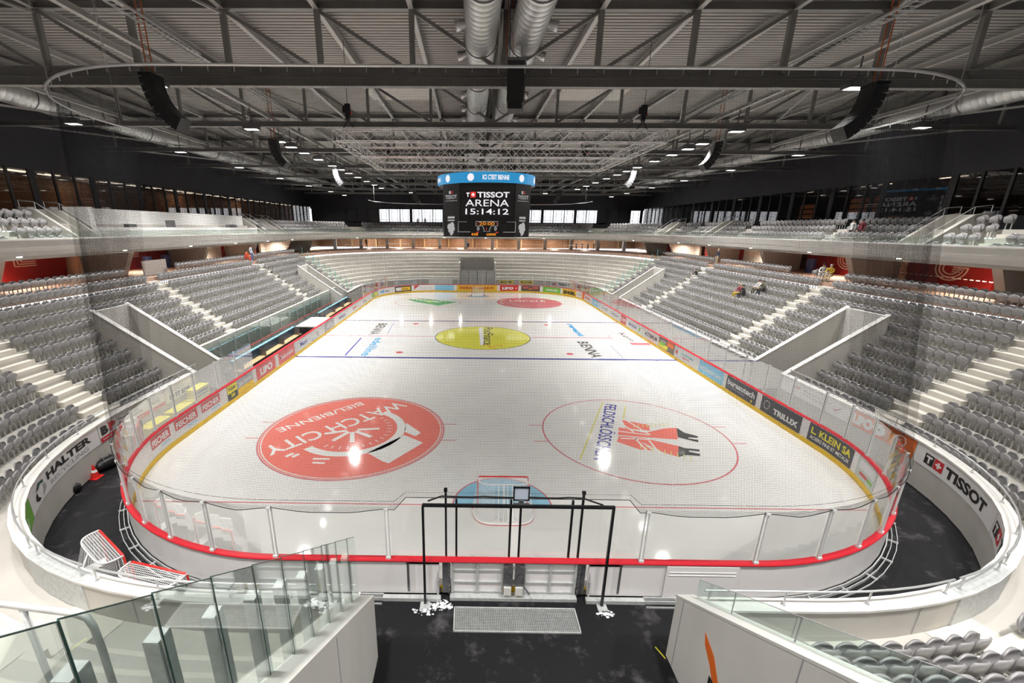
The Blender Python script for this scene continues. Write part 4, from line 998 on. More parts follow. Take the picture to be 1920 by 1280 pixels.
# ducts
def duct(x, z, r, y0, y1, label, noz=0, seg=.38, side=1):
    t = thing('ventilation_duct', (x, y0, z), label, 'duct'); mb = MB(); n = 28; vs = []; ys_ = []
    y = y0
    while y < y1:
        ys_ += [(y, r), (y + seg - .03, r), (y + seg - .02, r + .004), (y + seg - .01, r + .004)]; y += seg
    for yy, rr in ys_: vs += [(x + rr * math.cos(2 * PI * k / n), yy, z + rr * math.sin(2 * PI * k / n)) for k in range(n)]
    mb.add(vs, [(i * n + k, i * n + (k + 1) % n, (i + 1) * n + (k + 1) % n, (i + 1) * n + k) for i in range(len(ys_) - 1) for k in range(n)]); obj('duct_pipe', mb, duct_m, t, smooth=True)
    k = 0; yy = y0 + 2.9
    while noz and yy < y1:
        a = math.radians(-18); c = (x + side * r * .97 * math.cos(a), yy, z + r * math.sin(a)); d = Vector((side * math.cos(a), 0, math.sin(a)))
        mb = MB(); mb.tube([Vector(c) - d * .05, Vector(c) + d * .18, Vector(c) + d * .22, Vector(c) + d * .40], [.15, .15, .19, .19], 14); obj('nozzle', mb, duct_m, t, smooth=True); yy += 3.0; k += 1
    yy = y0 + 1.4
    while yy < y1:
        mb = MB(); P = [(x + (r + .02) * math.cos(a), yy, z + (r + .02) * math.sin(a)) for a in np.linspace(0, 2 * PI, 25)]; mb.tube(P, .025, 5); mb.bar((x - r, yy, z), (x - r, yy, RZ), .02); mb.bar((x + r, yy, z), (x + r, yy, RZ), .02); obj('hanger', mb, galv_d, t); yy += 4.8
    return t
duct(-.92, 17.5, .68, 1.0, 78, 'big round spiral duct under the roof centre, left of the pair', 1, side=-1)
duct(1.0, 17.5, .68, 1.0, 78, 'big round spiral duct under the roof centre, right of the pair', 1, side=1)
duct(-27.5, 17.0, .62, 8, 70, 'round spiral duct high above the left stand')
duct(27.5, 17.0, .62, 8, 70, 'round spiral duct high above the right stand')
for y, l in ((13.6, 'thin pale pipe running across just behind the first truss'),):
    mb = MB(); mb.tube([(-32, y, 16.9), (-13.5, y, 16.9)], .1, 8); mb.tube([(-13, y, 16.9), (32, y, 16.9)], .1, 8); solo('cross_pipe', mb, rail_m, l, 'pipe')
# ------------------------------------------------------------------ lighting truss square
def boxtruss(t, a, b, w_=.5, name='truss_side', step=.55, h=.52):
    a = Vector(a); b = Vector(b); d = (b - a); L = d.length; d.normalize(); sdir = d.cross(Vector((0, 0, 1))).normalized() * (w_ / 2); up = Vector((0, 0, h / 2)); mb = MB()
    cs = [sdir + up, -sdir + up, -sdir - up, sdir - up]
    for c in cs: mb.tube([a + c, b + c], .032, 6)
    n = max(2, round(L / step))
    for i in range(n):
        p = a + d * (L * i / n); q = a + d * (L * (i + 1) / n)
        for j in range(4):
            u, v = cs[j], cs[(j + 1) % 4]
            if (i + j) % 2: u, v = v, u
            mb.tube([p + u, q + v], .016, 5, cap=False)
    for e in (a, b):
        for j in range(4): mb.tube([e + cs[j], e + cs[(j + 1) % 4]], .03, 6)
    return obj(name, mb, alu, t)
TR = thing('lighting_truss', (0, 20, 13.9), 'rectangular aluminium lattice truss hanging flat above the ice', 'truss')
xa, xb, ya, yb_, zz = -8.0, 8.3, 14.3, 25.6, 14.2
boxtruss(TR, (xa, ya, zz), (xb, ya, zz), .5); boxtruss(TR, (xa + .3, yb_, zz), (xb - .3, yb_, zz), .5); boxtruss(TR, (xa, 19.3, zz), (xb, 19.3, zz), .5)
boxtruss(TR, (xa, ya, zz), (xa, yb_, zz), .5); boxtruss(TR, (xb, ya, zz), (xb, yb_, zz), .5)
for x, y in ((-7.4, ya), (7.2, ya), (-7.4, yb_), (7.2, yb_)):
    lab = 'black chain hoist holding the %s corner of the lattice truss' % (('near ' if y == ya else 'far ') + ('left' if x < 0 else 'right'))
    t = thing('chain_hoist', (x, y, 15), lab, 'hoist')
    mb = MB(); mb.box((x, y, 15.35), (.26, .2, .5)); mb.cyl((x - .16, y, 15.2), .1, .3, 10); mb.sphere((x, y, 15.0), .13, sc=(1, 1, 1.4)); obj('motor', mb, black_p, t)
    mb = MB(); mb.tube([(x, y, 15.6), (x, y, 16.4 if y != ya else 18.3)], .018, 5); mb.tube([(x, y, 15.0), (x, y, 14.85)], .018, 5); obj('chain', mb, galv_d, t)
    mb = MB(); mb.box((x + .14, y, 15.2), (.08, .1, .12)); obj('hook', mb, red_b, t)
    mb = MB(); mb.bar((x, y, 14.9), (x - .32, y, 14.45), .04); mb.bar((x, y, 14.9), (x + .32, y, 14.45), .04); obj('sling', mb, black_m, t)
# ------------------------------------------------------------------ scoreboard cube
SB = thing('scoreboard', (.05, 30, 9.1), 'black eight-sided scoreboard with lit screen, clock digits and blue ring', 'scoreboard')
cx, cy = .05, 30
def octo(hw, ch): return [(cx - hw + ch, cy - hw), (cx + hw - ch, cy - hw), (cx + hw, cy - hw + ch), (cx + hw, cy + hw - ch), (cx + hw - ch, cy + hw), (cx - hw + ch, cy + hw), (cx - hw, cy + hw - ch), (cx - hw, cy - hw + ch)]
mb = MB(); mb.prism(octo(3.55, 1.35), 9.12, 13.15); obj('housing', mb, M('score_black', (.008, .008, .010), .45, noise=0), SB)
E_w = M('led_white', (1, .95, 1), emit=1.3); E_o = M('led_orange', (1, .33, .02), emit=1.5); E_b = M('led_blue', (.04, .42, .85), emit=.85); E_r = M('led_red', (.9, .05, .03), emit=1.2)
E_bg = M('screen_dark', (.02, .02, .02), .3, noise=0); P_w = M('score_lit_print', (.9, .9, .9), emit=.55)
for side in range(4):
    a = side * PI / 2; R = Matrix.Rotation(a, 3, 'Z')
    def fm(off, R=R):
        def f(u, v):
            p = R @ Vector((u, -3.55 - off, 0)); return (cx + p.x, cy + p.y, v)
        return f
    mb = MB(); quad(mb, -2.05, 10.72, 2.05, 12.98, fm(.008)); obj('screen', mb, E_bg, SB)
    lw, lr, lk = MB(), MB(), MB()
    swiss_logo(lambda o: fm(.016 + o), -1.72, 12.1, .42, lk, lr, lw)
    put(lw, 'TISSOT', -.80, 12.1, w=2.52, h=.42, bold=.025, fmap=fm(.016)); put(lw, 'ARENA', -1.72, 11.45, w=3.42, h=.50, bold=.0, fmap=fm(.016)); put(lw, '15:14:12', -1.72, 10.84, w=3.42, h=.44, bold=.01, fmap=fm(.016))
    obj('screen_lettering', lw, E_w, SB); obj('screen_red_mark', lr, E_r, SB); obj('screen_mark', lk, E_bg, SB)
    lw = MB(); f = fm(.012)
    for x0, z0, x1, z1 in ((-2.3, 9.5, -2.27, 10.3), (2.27, 9.5, 2.3, 10.3), (-2.3, 10.27, -1.6, 10.3), (1.6, 10.27, 2.3, 10.3), (-2.3, 9.5, -1.3, 9.53), (1.3, 9.5, 2.3, 9.53), (-.9, 9.98, -.88, 10.32), (.86, 9.98, .88, 10.32), (-.9, 10.30, .88, 10.33), (-.9, 9.96, -.35, 9.99), (.33, 9.96, .88, 9.99), (-.3, 9.55, .3, 9.58)): quad(lw, x0, z0, x1, z1, f)
    poly(lw, [(-.36, 9.97), (-.32, 9.97), (-.16, 9.6), (-.2, 9.6)], f); poly(lw, [(.32, 9.97), (.36, 9.97), (.2, 9.6), (.16, 9.6)], f)
    put(lw, '0', -.78, 9.62, h=.3, bold=.02, fmap=f); put(lw, '0', .6, 9.62, h=.3, bold=.02, fmap=f); obj('score_frame', lw, P_w, SB)
    lo = MB(); put(lo, '20:00', -.62, 10.03, w=1.22, h=.24, bold=.0, fmap=f); put(lo, 'EHCB', -1.2, 9.25, w=.5, h=.17, bold=.03, fmap=f); put(lo, 'LUGANO', .0, 9.25, w=.75, h=.17, bold=.03, fmap=f); obj('led_digits', lo, E_o, SB)
    lo = MB(); put(lo, '1', -.05, 9.66, h=.18, bold=.03, fmap=f)
    for x in (-.82, .74): quad(lo, x, 10.1, x + .07, 10.18, f); quad(lo, x, 9.46, x + .18, 9.52, f)
    obj('led_digits', lo, E_r, SB)
    # chamfer panel with small print
    R2 = Matrix.Rotation(a + PI / 4, 3, 'Z'); hwc = (3.55 * 2 - 1.35) / math.sqrt(2)
    def fc(u, v, R2=R2):
        p = R2 @ Vector((u, -hwc - .012, 0)); return (cx + p.x, cy + p.y, v)
    lw, lr = MB(), MB(); put(lw, 'TISSOT', -.68, 12.02, w=1.36, h=.3, bold=.02, fmap=fc); put(lw, 'SWISS WATCHES SINCE 1853', -.68, 11.85, w=1.36, h=.07, bold=.01, fmap=fc)
    quad(lw, -.24, 12.4, -.02, 12.62, fc); quad(lr, .0, 12.4, .24, 12.62, fc)
    quad(lw, -.4, 10.55, .42, 10.7, fc); quad(lw, -.4, 10.35, .4, 10.45, fc)
    for u, v, r in ((-.2, 9.9, .26), (.12, 10.0, .28), (.25, 9.75, .2), (-.12, 9.65, .24), (.08, 9.5, .22), (0, 9.35, .14)): poly(lw, [(u + r * math.cos(q), v + r * math.sin(q)) for q in np.linspace(0, 2 * PI, 8)[:-1]], fc)
    obj('printed_mark', lw, P_w, SB); obj('printed_red', lr, RD, SB)
# blue ring
n = 64; mb = MB(); Rr = 4.12
vs = []
for k in range(n):
    a = 2 * PI * k / n
    for r, z in ((Rr, 13.15), (Rr, 13.92), (Rr - .12, 13.92), (Rr - .5, 13.05)): vs.append((cx + r * math.cos(a), cy + r * math.sin(a), z))
fo, fb = [], []
for k in range(n):
    q = ((k + 1) % n) * 4
    fo.append((4 * k, q, q + 1, 4 * k + 1))
    fb += [(4 * k + 1, q + 1, q + 2, 4 * k + 2), (4 * k + 2, q + 2, q + 3, 4 * k + 3), (4 * k + 3, q + 3, q, 4 * k)]
mb.add(vs, fo, 0); mb.add(vs, fb, 1); obj('led_ring', mb, [E_b, black_p], SB)
def fr(a0):
    def f(u, v):
        a = a0 + u / Rr; return (cx + (Rr + .012) * math.cos(a), cy + (Rr + .012) * math.sin(a), v)
    return f
lw = MB()
for q in range(4):
    a0 = -PI / 2 + q * PI / 2
    put(lw, 'ICI C\'EST BIENNE', 0, 0, w=2.1, h=.36, bold=.03, fmap=lambda u, v: fr(a0 - .1)(u, v + 13.36))
    for dx in (-1.35, 2.9):
        poly(lw, [fr(a0)(dx + .27 * math.cos(k * PI / 12), 13.54 + .27 * math.sin(k * PI / 12)) and (dx + .27 * math.cos(k * PI / 12), 13.54 + .27 * math.sin(k * PI / 12)) for k in range(24)], fr(a0))
obj('ring_lettering', lw, E_w, SB)
mb = MB(); mb.prism(octo(3.0, 1.2), 13.15, 13.5); obj('top_plate', mb, black_p, SB)
for x, y in ((-1.9, 28.4), (2.0, 28.4), (-1.9, 31.6), (2.0, 31.6)):
    mb = MB(); mb.tube([(x, y, 13.5), (x, y, 16.0)], .03, 6); mb.box((x, y, 14.35), (.22, .22, .5)); mb.box((x + .25, y, 14.5), (.12, .15, .4)); obj('suspension', mb, black_m, SB)
# ------------------------------------------------------------------ loudspeakers
t = thing('loudspeaker', (.62, 10.6, 14.6), 'tall black box loudspeaker hung at the centre under the first truss', 'loudspeaker')
mb = MB(); mb.prism([(.15, 10.3), (.83, 10.3), (.95, 10.9), (.85, 11.3), (.25, 11.3)], 14.75, 16.2); obj('cabinet', mb, black_p, t)
mb = MB(); mb.prism([(.2, 10.34), (.78, 10.34), (.9, 10.9), (.8, 11.2), (.28, 11.2)], 14.5, 14.745); obj('lower_cabinet', mb, black_m, t)
mb = MB(); mb.prism([(.12, 10.26), (.86, 10.26), (.98, 10.92), (.86, 11.34), (.22, 11.34)], 16.2, 16.3); obj('top_frame', mb, galv_d, t)
mb = MB()
for x in (.25, .75): mb.tube([(x, 10.8, 16.3), (x, 10.8, 18.6)], .012, 5)
obj('cable', mb, galv_d, t)
mb = MB(); mb.tube([(.2, 10.7, 16.3), (.1, 10.7, 16.8), (.15, 10.7, 18.6)], .02, 6); mb.tube([(.4, 10.7, 16.3), (.3, 10.7, 18.6)], .012, 5); obj('orange_cable', mb, orange_c, t)
def array(x, y, z, sgn, n, label, s=1.0, chains=True):
    t = thing('line_array', (x, y, z), label, 'loudspeaker', 'hanging line array loudspeakers')
    px_, pz = x, z; a = math.radians(4)
    for i in range(n):
        h = .29 * s; mb = MB(); w_, d_ = .60 * s, .80 * s
        R = Matrix.Rotation(-sgn * a, 3, 'Y')
        c = Vector((px_, y, pz)) + R @ Vector((0, 0, -h / 2))
        mb.box(c, (w_, d_, h * .93), ax=R); mb.box(c + R @ Vector((-sgn * 0, -d_ * .28, 0)), (w_ * 1.03, .05, h * .8), ax=R)
        obj('cabinet', mb, black_p, t)
        e = Vector((px_, y, pz)) + R @ Vector((0, 0, -h)); px_, pz = e.x, e.z; a += math.radians(7.6)
    mb = MB(); mb.box((x, y, z + .06), (.6 * s, .85 * s, .1)); obj('bumper_frame', mb, black_m, t)
    mb = MB()
    if chains:
        for o in (-.11, .11): mb.tube([(x + o, y, z + .1), (x + o, y, RZ + .1)], .022, 6)
        for k in range(14): mb.bar((x - .11, y, z + .3 + k * .2), (x + .11, y, z + .35 + k * .2), .012)
        obj('hoist_chain', mb, orange_c, t)
    else:
        mb.tube([(x, y, z), (x, y, RZ + .1)], .015, 5); obj('suspension', mb, galv_d, t)
    return t
array(-13.45, 9.0, 15.15, 1, 8, 'big curved black line array hung near the camera at the left', .85); array(13.85, 9.0, 14.95, -1, 8, 'big curved black line array hung near the camera at the right', .85)
array(-14.2, 21.4, 15.1, 1, 7, 'curved black line array further along the left lamp row', .8); array(14.75, 21.6, 15.1, -1, 7, 'curved black line array further along the right lamp row', .8)
array(-14.3, 35.5, 15.0, 1, 6, 'small pale-looking line array beyond the bright lamps, left', .8, False); array(14.3, 35.5, 15.0, -1, 6, 'small pale-looking line array beyond the bright lamps, right', .8, False)
array(-9.2, 56.0, 14.6, 1, 6, 'distant line array left of the scoreboard', .9, False); array(11.2, 55.0, 14.8, -1, 6, 'distant line array right of the scoreboard', .9, False)
# ------------------------------------------------------------------ concourse back walls, panels and pillars
def pillar(s, lab):
    t = MB(); vs = []
    for z, d0, d1 in ((CZ, 13.2, 14.6), (8.2, 12.0, 14.6)):
        for d in (d0, d1):
            p = pt(s, d); x, y, nx, ny = base(s)
            for o in (-.22, .22): vs.append((p[0] - ny * o, p[1] + nx * o, z))
    t.add(vs, [(0, 1, 3, 2), (4, 6, 7, 5), (0, 2, 6, 4), (1, 5, 7, 3), (0, 4, 5, 1), (2, 3, 7, 6)]); struct('wall_raking_pillar', t, conc_w)
for y in (14, 23.5, 33.5, 43.5, 53.5, 63):
    for sx in (-1, 1):
        mb = MB(); vs = []
        for z, a, b in ((CZ, 27.6, 30.6), (8.2, 26.6, 30.6)):
            for x in (a, b):
                for o in (-.25, .25): vs.append((sx * x, y + o, z))
        mb.add(vs, [(0, 1, 3, 2), (4, 6, 7, 5), (0, 2, 6, 4), (1, 5, 7, 3), (0, 4, 5, 1), (2, 3, 7, 6)]); struct('wall_raking_pillar', mb, conc_w)
def letterbands(ch, f, col, t, s=1.0):
    mb = MB()
    for k in range(3):
        o = k * .24; th = .11
        if ch == 'L':
            quad(mb, o, o, o + th, 2.2, f); quad(mb, o, o, 1.5, o + th, f)
        else:
            r = 1.05 - o
            for i in range(24):
                a0 = math.radians(80 + 280 * i / 24); a1 = math.radians(80 + 280 * (i + 1) / 24)
                poly(mb, [(r * math.cos(a0), r * math.sin(a0)), (r * math.cos(a1), r * math.sin(a1)), ((r - th) * math.cos(a1), (r - th) * math.sin(a1)), ((r - th) * math.cos(a0), (r - th) * math.sin(a0))], f)
            quad(mb, .1 if k < 2 else .1, -.02 + .0 - k * .17 + .02, r, th - k * .17, f)
    obj('striped_letter', mb, CREAM, t)
def redpanel(side, y0, y1, ch, label, yl):
    X = 30.6; t = thing('red_wall_panel', (side * X, (y0 + y1) / 2, CZ), label, 'wall panel', 'red panels along the concourse')
    mb = MB(); mb.add([(side * X, y0, CZ), (side * X, y1, CZ), (side * X, y1 + .3, 8.2), (side * X, y0 - .3, 8.2), (side * (X + .25), y0, CZ), (side * (X + .25), y1, CZ), (side * (X + .25), y1 + .3, 8.2), (side * (X + .25), y0 - .3, 8.2)], [(0, 1, 2, 3), (4, 5, 6, 7), (0, 1, 5, 4), (1, 2, 6, 5), (2, 3, 7, 6), (3, 0, 4, 7)]); obj('panel', mb, red_m, t)
    if ch == 'L': f = lambda u, v: (-X + .012, yl + u, 7.2 + v * .55)
    else: f = lambda u, v: (X - .012, yl - u, 7.5 + v * .8)
    letterbands(ch, f, CREAM, t)
for (a, b, l, q) in ((17.3, 22.6, 'nearest', 19.8), (26.2, 32.4, 'second from the camera', 28.0), (42.4, 51.0, 'third from the camera', 46.6), (62.0, 71.5, 'farthest', 65.2)):
    redpanel(1, a, b, 'G', 'red wall panel with a cream striped G, right concourse, ' + l, q)
for (a, b, l, q) in ((12.5, 21.9, 'nearest', 18.3), (26.0, 32.7, 'second from the camera', 27.8), (42.2, 51.0, 'third from the camera', 43.2), (62.0, 72.5, 'farthest', 63.5)):
    redpanel(-1, a, b, 'L', 'red wall panel with a cream striped L, left concourse, ' + l, q)
for sx in (-1, 1):
    for a, b in ((33.6, 42.0), (52.0, 56.5)):
        mb = MB(); mb.box((sx * 30.5, (a + b) / 2, 7.2), (.3, b - a, 2.05)); struct('wall_white_bay', mb, conc_w)
    for a, b in ((57.5, 61),):
        for k in range(3):
            mb = MB(); mb.box((sx * 31.3, a + 1.2 * k, 7.1), (.1, .8, 1.9)); struct('window_%d' % (k + (1 if sx < 0 else 4)), mb, M('window_glow', (.85, .75, .45), emit=.3))
# wooden mullions and pale pillars on the far concourse
for i in range(12):
    x = -26 + i * 4.8; mb = MB(); mb.box((x, 72.0, 7.1), (.55, .5, 2.2)); struct('wall_far_pillar', mb, conc_w)
    mb = MB(); mb.box((x + 1.3, 79.2, 7.1), (.3, .3, 2.1)); struct('trim_far_wood', mb, wood_l)
def strip_light(x0, y0, x1, y1, z, w_, m, label, grp):
    mb = MB(); mb.bar((x0, y0, z), (x1, y1, z), w_, .05); solo('strip_light', mb, m, label, 'strip light', grp)
glow = M('strip_glow', (1, .86, .68), emit=5.5); glow2 = M('strip_glow_soft', (1, .8, .6), emit=2.5)
# barrier tape on the right concourse
mb = MB()
for k in range(34): mb.bar((29.3 - .02 * k, 22.5 - .36 * k, 7.0), (29.3 - .02 * (k + .6), 22.5 - .36 * (k + .6), 7.0), .004, .05)
solo('barrier_tape', mb, M('tape', (.85, .8, .78), .5), 'red and white barrier tape along the right concourse', 'tape')
# small ceiling down lights on the beam edge
for s in np.arange(22, LP - 22, 7.4):
    mb = MB(); p = pt(s, 10.3, 8.14); mb.cyl(p, .12, .06, 10); solo('down_light', mb, M('spot_glow', (1, .95, .85), emit=6), 'small round down light under the white gallery beam', 'down light', 'down lights under the gallery beam')
# concourse lamps that light the panels
for sx in (-1, 1):
    for y in (16, 26, 38, 52, 66):
        ld = bpy.data.lights.new('concourse_lamp', 'AREA'); ld.size = 1.2; ld.shape = 'SQUARE'; ld.energy = 230; ld.spread = math.radians(130); ld.color = (1, .86, .70); lo = bpy.data.objects.new('concourse_lamp', ld); COL.objects.link(lo); lo.location = (sx * 28.6, y, 8.15)
        mb = MB(); mb.box((sx * 28.6, y, 8.18), (1.3, 1.3, .03)); tag(obj('ceiling_light_tray', mb, conc_w, loc=(sx * 28.6, y, 8.18)), 'flat square ceiling light over the %s concourse' % ('left' if sx < 0 else 'right'), 'ceiling light', 'ceiling lights over the %s concourse' % ('left' if sx < 0 else 'right'))
for x in np.arange(-21, 22, 6):
    ld = bpy.data.lights.new('concourse_lamp', 'AREA'); ld.size = .45; ld.energy = 420; ld.color = (1, .86, .70); lo = bpy.data.objects.new('concourse_lamp', ld); COL.objects.link(lo); lo.location = (x, 76.5, 8.15)
# ------------------------------------------------------------------ gallery level: windows, mullions, tribune
ZW0, ZW1 = 10.8, 13.7
for sx, nm in ((-1, 'left'), (1, 'right')):
    mb = MB(); mb.box((sx * 37.2, 31, 12.2), (.2, 102, 3.2)); struct('wall_lounge_' + nm, mb, wood_m if sx < 0 else M('lounge_dark', (.04, .028, .022), .5, noise=.1))
    mb = MB(); mb.box((sx * 35.5, 31, 13.85), (3.6, 102, .2)); struct('ceiling_lounge_' + nm, mb, black_p)
    mb = MB(); mb.box((sx * 35.5, 31, 10.7), (3.6, 102, .2)); struct('floor_lounge_' + nm, mb, wood_m)
yy = 8.0; k = 0; wins = []
while yy < 81:
    for sx in (-1, 1):
        mb = MB(); mb.box((sx * 33.5, yy, 12.25), (.12, .18 if k % 3 else .5, 2.95)); struct('trim_mullion', mb, black_m)
        if not (sx > 0 and 22.5 < yy < 29):
            mb = MB(); mb.box((sx * 33.52, yy + .9, 12.25), (.02, 1.8, 2.9)); struct('window_%d' % (10 + 2 * k + (sx > 0)), mb, G_win)
    yy += 1.8; k += 1
random.seed(3)
for yy in np.arange(12, 80, 3.0):
    L = random.uniform(1.2, 2.4)
    if not 24.3 < yy < 26.5: 
        for q in (0, .6): strip_light(-35.0 - q, yy, -35.0 - q, yy + L, 13.68, .14, glow, 'warm strip light on the lounge ceiling behind the left windows', 'strip lights in the left lounge')
for yy, L in ((31, 1.2), (33.0, 1.1), (25.0, 2.0), (40, 1.0), (52, 1.5)):
    strip_light(35.2, yy, 35.2, yy + L, 13.72, .1, glow2, 'faint strip light on the lounge ceiling behind the right windows', 'strip lights in the right lounge')
for y, l in ((20, 60), (32, 60), (46, 60), (60, 60)):
    ld = bpy.data.lights.new('lounge_lamp', 'AREA'); ld.size = 2; ld.energy = 120; ld.color = (1, .72, .48); lo = bpy.data.objects.new('lounge_lamp', ld); COL.objects.link(lo); lo.location = (-35.6, y, 13.6)
for (y, h0, h1, q) in ((30.6, 11.3, 12.75, 'second from the camera'), (33.1, 11.3, 12.75, 'third from the camera'), (26.0, 11.8, 13.0, 'nearest the camera'), (39.5, 11.0, 12.5, 'farthest from the camera')):
    t = thing('shelf_unit', (34.6, y, 10.8), 'orange lit shelf unit behind the dark right windows, ' + q, 'shelf unit', 'orange lit shelf units behind the right windows')
    for k in range(3):
        z = h0 + (h1 - h0) * k / 3; mb = MB(); mb.box((34.6, y, z + .2), (.04, 1.9, .38)); obj('shelf_panel', mb, M('shelf_glow', (.62, .20, .07), emit=.35), t)
    mb = MB()
    for o in (-.98, .98): mb.box((34.65, y + o, (10.8 + h1) / 2), (.08, .06, h1 - 10.8))
    obj('upright', mb, black_p, t)
# a kinked dark glass pane that mirrors the scoreboard
t = thing('glass_screen', (33.0, 26.4, 10.9), 'dark angled glass pane above the right stand mirroring the scoreboard', 'glass pane')
nn = Vector((-.935, -.355, -.025)).normalized(); tx = Vector((nn.y, -nn.x, 0)).normalized(); up = tx.cross(nn); up = up if up.z > 0 else -up
c = Vector((32.9, 26.2, 11.75)); mb = MB(); hw, hh = 1.9, 1.15
mb.add([tuple(c + tx * a * hw + up * b * hh - nn * o) for o in (0, .03) for a, b in ((-1, -1), (1, -1), (1, 1), (-1, 1))], [(0, 1, 2, 3), (4, 5, 6, 7), (0, 1, 5, 4), (1, 2, 6, 5), (2, 3, 7, 6), (3, 0, 4, 7)]); obj('pane', mb, G_dark, t)
mb = MB()
for a in (-1, 1): q = c + tx * a * (hw + .04); mb.bar(q - up * hh, q + up * hh, .08)
obj('frame', mb, black_m, t)
# far window wall
x = -33; k = 0
while x < 33:
    lit = (-20 < x < -6.0) or (5.5 < x < 24) or x > 29
    mb = MB(); mb.box((x, 82.0, 12.1), (.5 if k % 3 == 0 else .12, .2, 2.7)); struct('trim_mullion_far', mb, black_m)
    if not lit: mb = MB(); mb.box((x + 1.1, 82.05, 12.1), (2.2, .1, 2.7)); struct('wall_far_infill', mb, navy)
    else:
        mb = MB(); mb.box((x + 1.1, 82.1, 12.1), (2.1, .02, 2.6)); struct('window_%d' % (200 + k), mb, G_far)
        mb = MB(); mb.box((x + 1.1, 82.0, 11.35), (2.1, .05, .05)); mb.box((x + .55, 82.0, 12.1), (.05, .05, 2.6)); mb.box((x + 1.65, 82.0, 12.1), (.05, .05, 2.6)); struct('trim_window_bar', mb, black_m)
    x += 2.2; k += 1
# press tribune: long white desk on the left gallery
t = thing('press_tribune', (-27, 33, 8.9), 'long white press tribune wall and desk on the left gallery', 'tribune')
mb = MB(); s0, s1 = yL(44.5), yL(20.6)
sweep(mb, s0, s1, rect(13.6, 13.8, 9.4, 11.0), .8); sweep(mb, s1 - .4, s1, rect(11.9, 13.8, 9.2, 11.0), .8); obj('rear_panel', mb, white_board, t)
mb = MB(); sweep(mb, s0, s1, rect(12.0, 12.9, 9.6, 9.68), .8); sweep(mb, s0, s1, rect(11.95, 12.02, 9.0, 9.7), .8); obj('desk', mb, white_board, t)
for (y, w_, h_) in ((29.5, .7, .6), (24.8, .8, .25), (39.5, 1.6, .3), (46, .5, .4)):
    mb = MB(); mb.box((-27.4, y, 9.68 + h_ / 2), (.4, w_, h_)); solo('equipment_case', mb, galv_d, 'dark equipment case on the press desk', 'case', 'cases on the press desk')
# gallery stair boxes
def gallery_stair(s, label):
    t = thing('stair_enclosure', pt(s, 12, 8.4), label, 'stair enclosure', 'concrete stair enclosures on the gallery')
    for o in (-.85, .85):
        mb = MB(); vs = []
        for d, z in ((11.0, 8.95), (13.6, 10.75), (14.6, 10.9)):
            for w_ in (-.12, .12): p = pt(s, d); x, y, nx, ny = base(s); vs += [(p[0] - ny * (o + w_), p[1] + nx * (o + w_), 8.4), (p[0] - ny * (o + w_), p[1] + nx * (o + w_), z)]
        fs = []
        for i in range(2): b = 4 * i; fs += [(b, b + 4, b + 5, b + 1), (b + 2, b + 3, b + 7, b + 6), (b + 1, b + 5, b + 7, b + 3)]
        fs += [(0, 1, 3, 2), (8, 10, 11, 9)]; mb.add(vs, fs); obj('side_wall', mb, conc, t)
        P = []
        for d, z in ((11.1, 9.1), (11.15, 9.5), (13.6, 11.2), (14.6, 11.3), (14.6, 10.9)): p = pt(s, d); x, y, nx, ny = base(s); P.append((p[0] - ny * o, p[1] + nx * o, z))
        mb = MB(); mb.tube(P, .025, 8); p = P[2]; mb.tube([p, (p[0], p[1], 10.75)], .02, 6); obj('handrail', mb, rail_m, t)
    mb = MB(); vs = []
    p = pt(s, 14.5); x, y, nx, ny = base(s)
    mb.box((p[0], p[1], 9.6), (.15, 1.7, 2.4), rz=math.atan2(ny, nx)); obj('back_wall', mb, conc, t)
gallery_stair(yR(18.6), 'concrete stair enclosure with handrails on the right gallery, nearest'); gallery_stair(yL(19.6), 'concrete stair enclosure with handrails on the left gallery, nearest')
gallery_stair(yR(43.2), 'concrete stair enclosure on the right gallery, half way along'); gallery_stair(yL(45.6), 'concrete stair enclosure on the left gallery beyond the press tribune')
gallery_stair(64.5, 'concrete stair enclosure on the gallery in the far right corner'); gallery_stair(LP - 62, 'concrete stair enclosure on the gallery in the far left corner')
# thin gallery balustrade glass
mb = MB(); sweep(mb, US[0], US[1], rect(10.12, 10.13, 9.1, 9.5), .8); tag(obj('gallery_balustrade', mb, G_rail), 'low clear glass balustrade on top of the gallery beam', 'balustrade')
# ------------------------------------------------------------------ tip-up seats
def shell(n, m, f, th):
    """closed thin shell from f(u, v) -> (point, normal); n x m grid"""
    vs = []; fs = []
    for side in (0, 1):
        for j in range(m + 1):
            for i in range(n + 1):
                p, nn = f(i / n, j / m); vs.append(tuple(Vector(p) + Vector(nn) * (th * side)))
    W = n + 1; N = W * (m + 1)
    for j in range(m):
        for i in range(n):
            a = j * W + i; fs.append((a, a + 1, a + W + 1, a + W)); fs.append((N + a, N + a + W, N + a + W + 1, N + a + 1))
    edge = [i for i in range(W)] + [j * W + n for j in range(1, m + 1)] + [m * W + i for i in range(n - 1, -1, -1)] + [j * W for j in range(m - 1, 0, -1)]
    for a, b in zip(edge, edge[1:] + edge[:1]): fs.append((a, N + a, N + b, b))
    return vs, fs
def rnd_w(v, r):   # width factor with rounded corners near v = 0 and 1
    q = min(v, 1 - v) / r
    return 1 if q >= 1 else 1 - .36 * (1 - math.sqrt(max(0, 1 - (1 - q) ** 2)))
def back_f(u, v):
    x = (u - .5) * 2; w_ = .238 * rnd_w(v, .30 if v > .5 else .15); z = .34 + .47 * v - .03 * x * x * (1 if v > .5 else 0)
    y = -.03 - .07 * v + .055 * x * x - .02 * math.sin(PI * v); return (x * w_, y, z), (0, 1, .15)
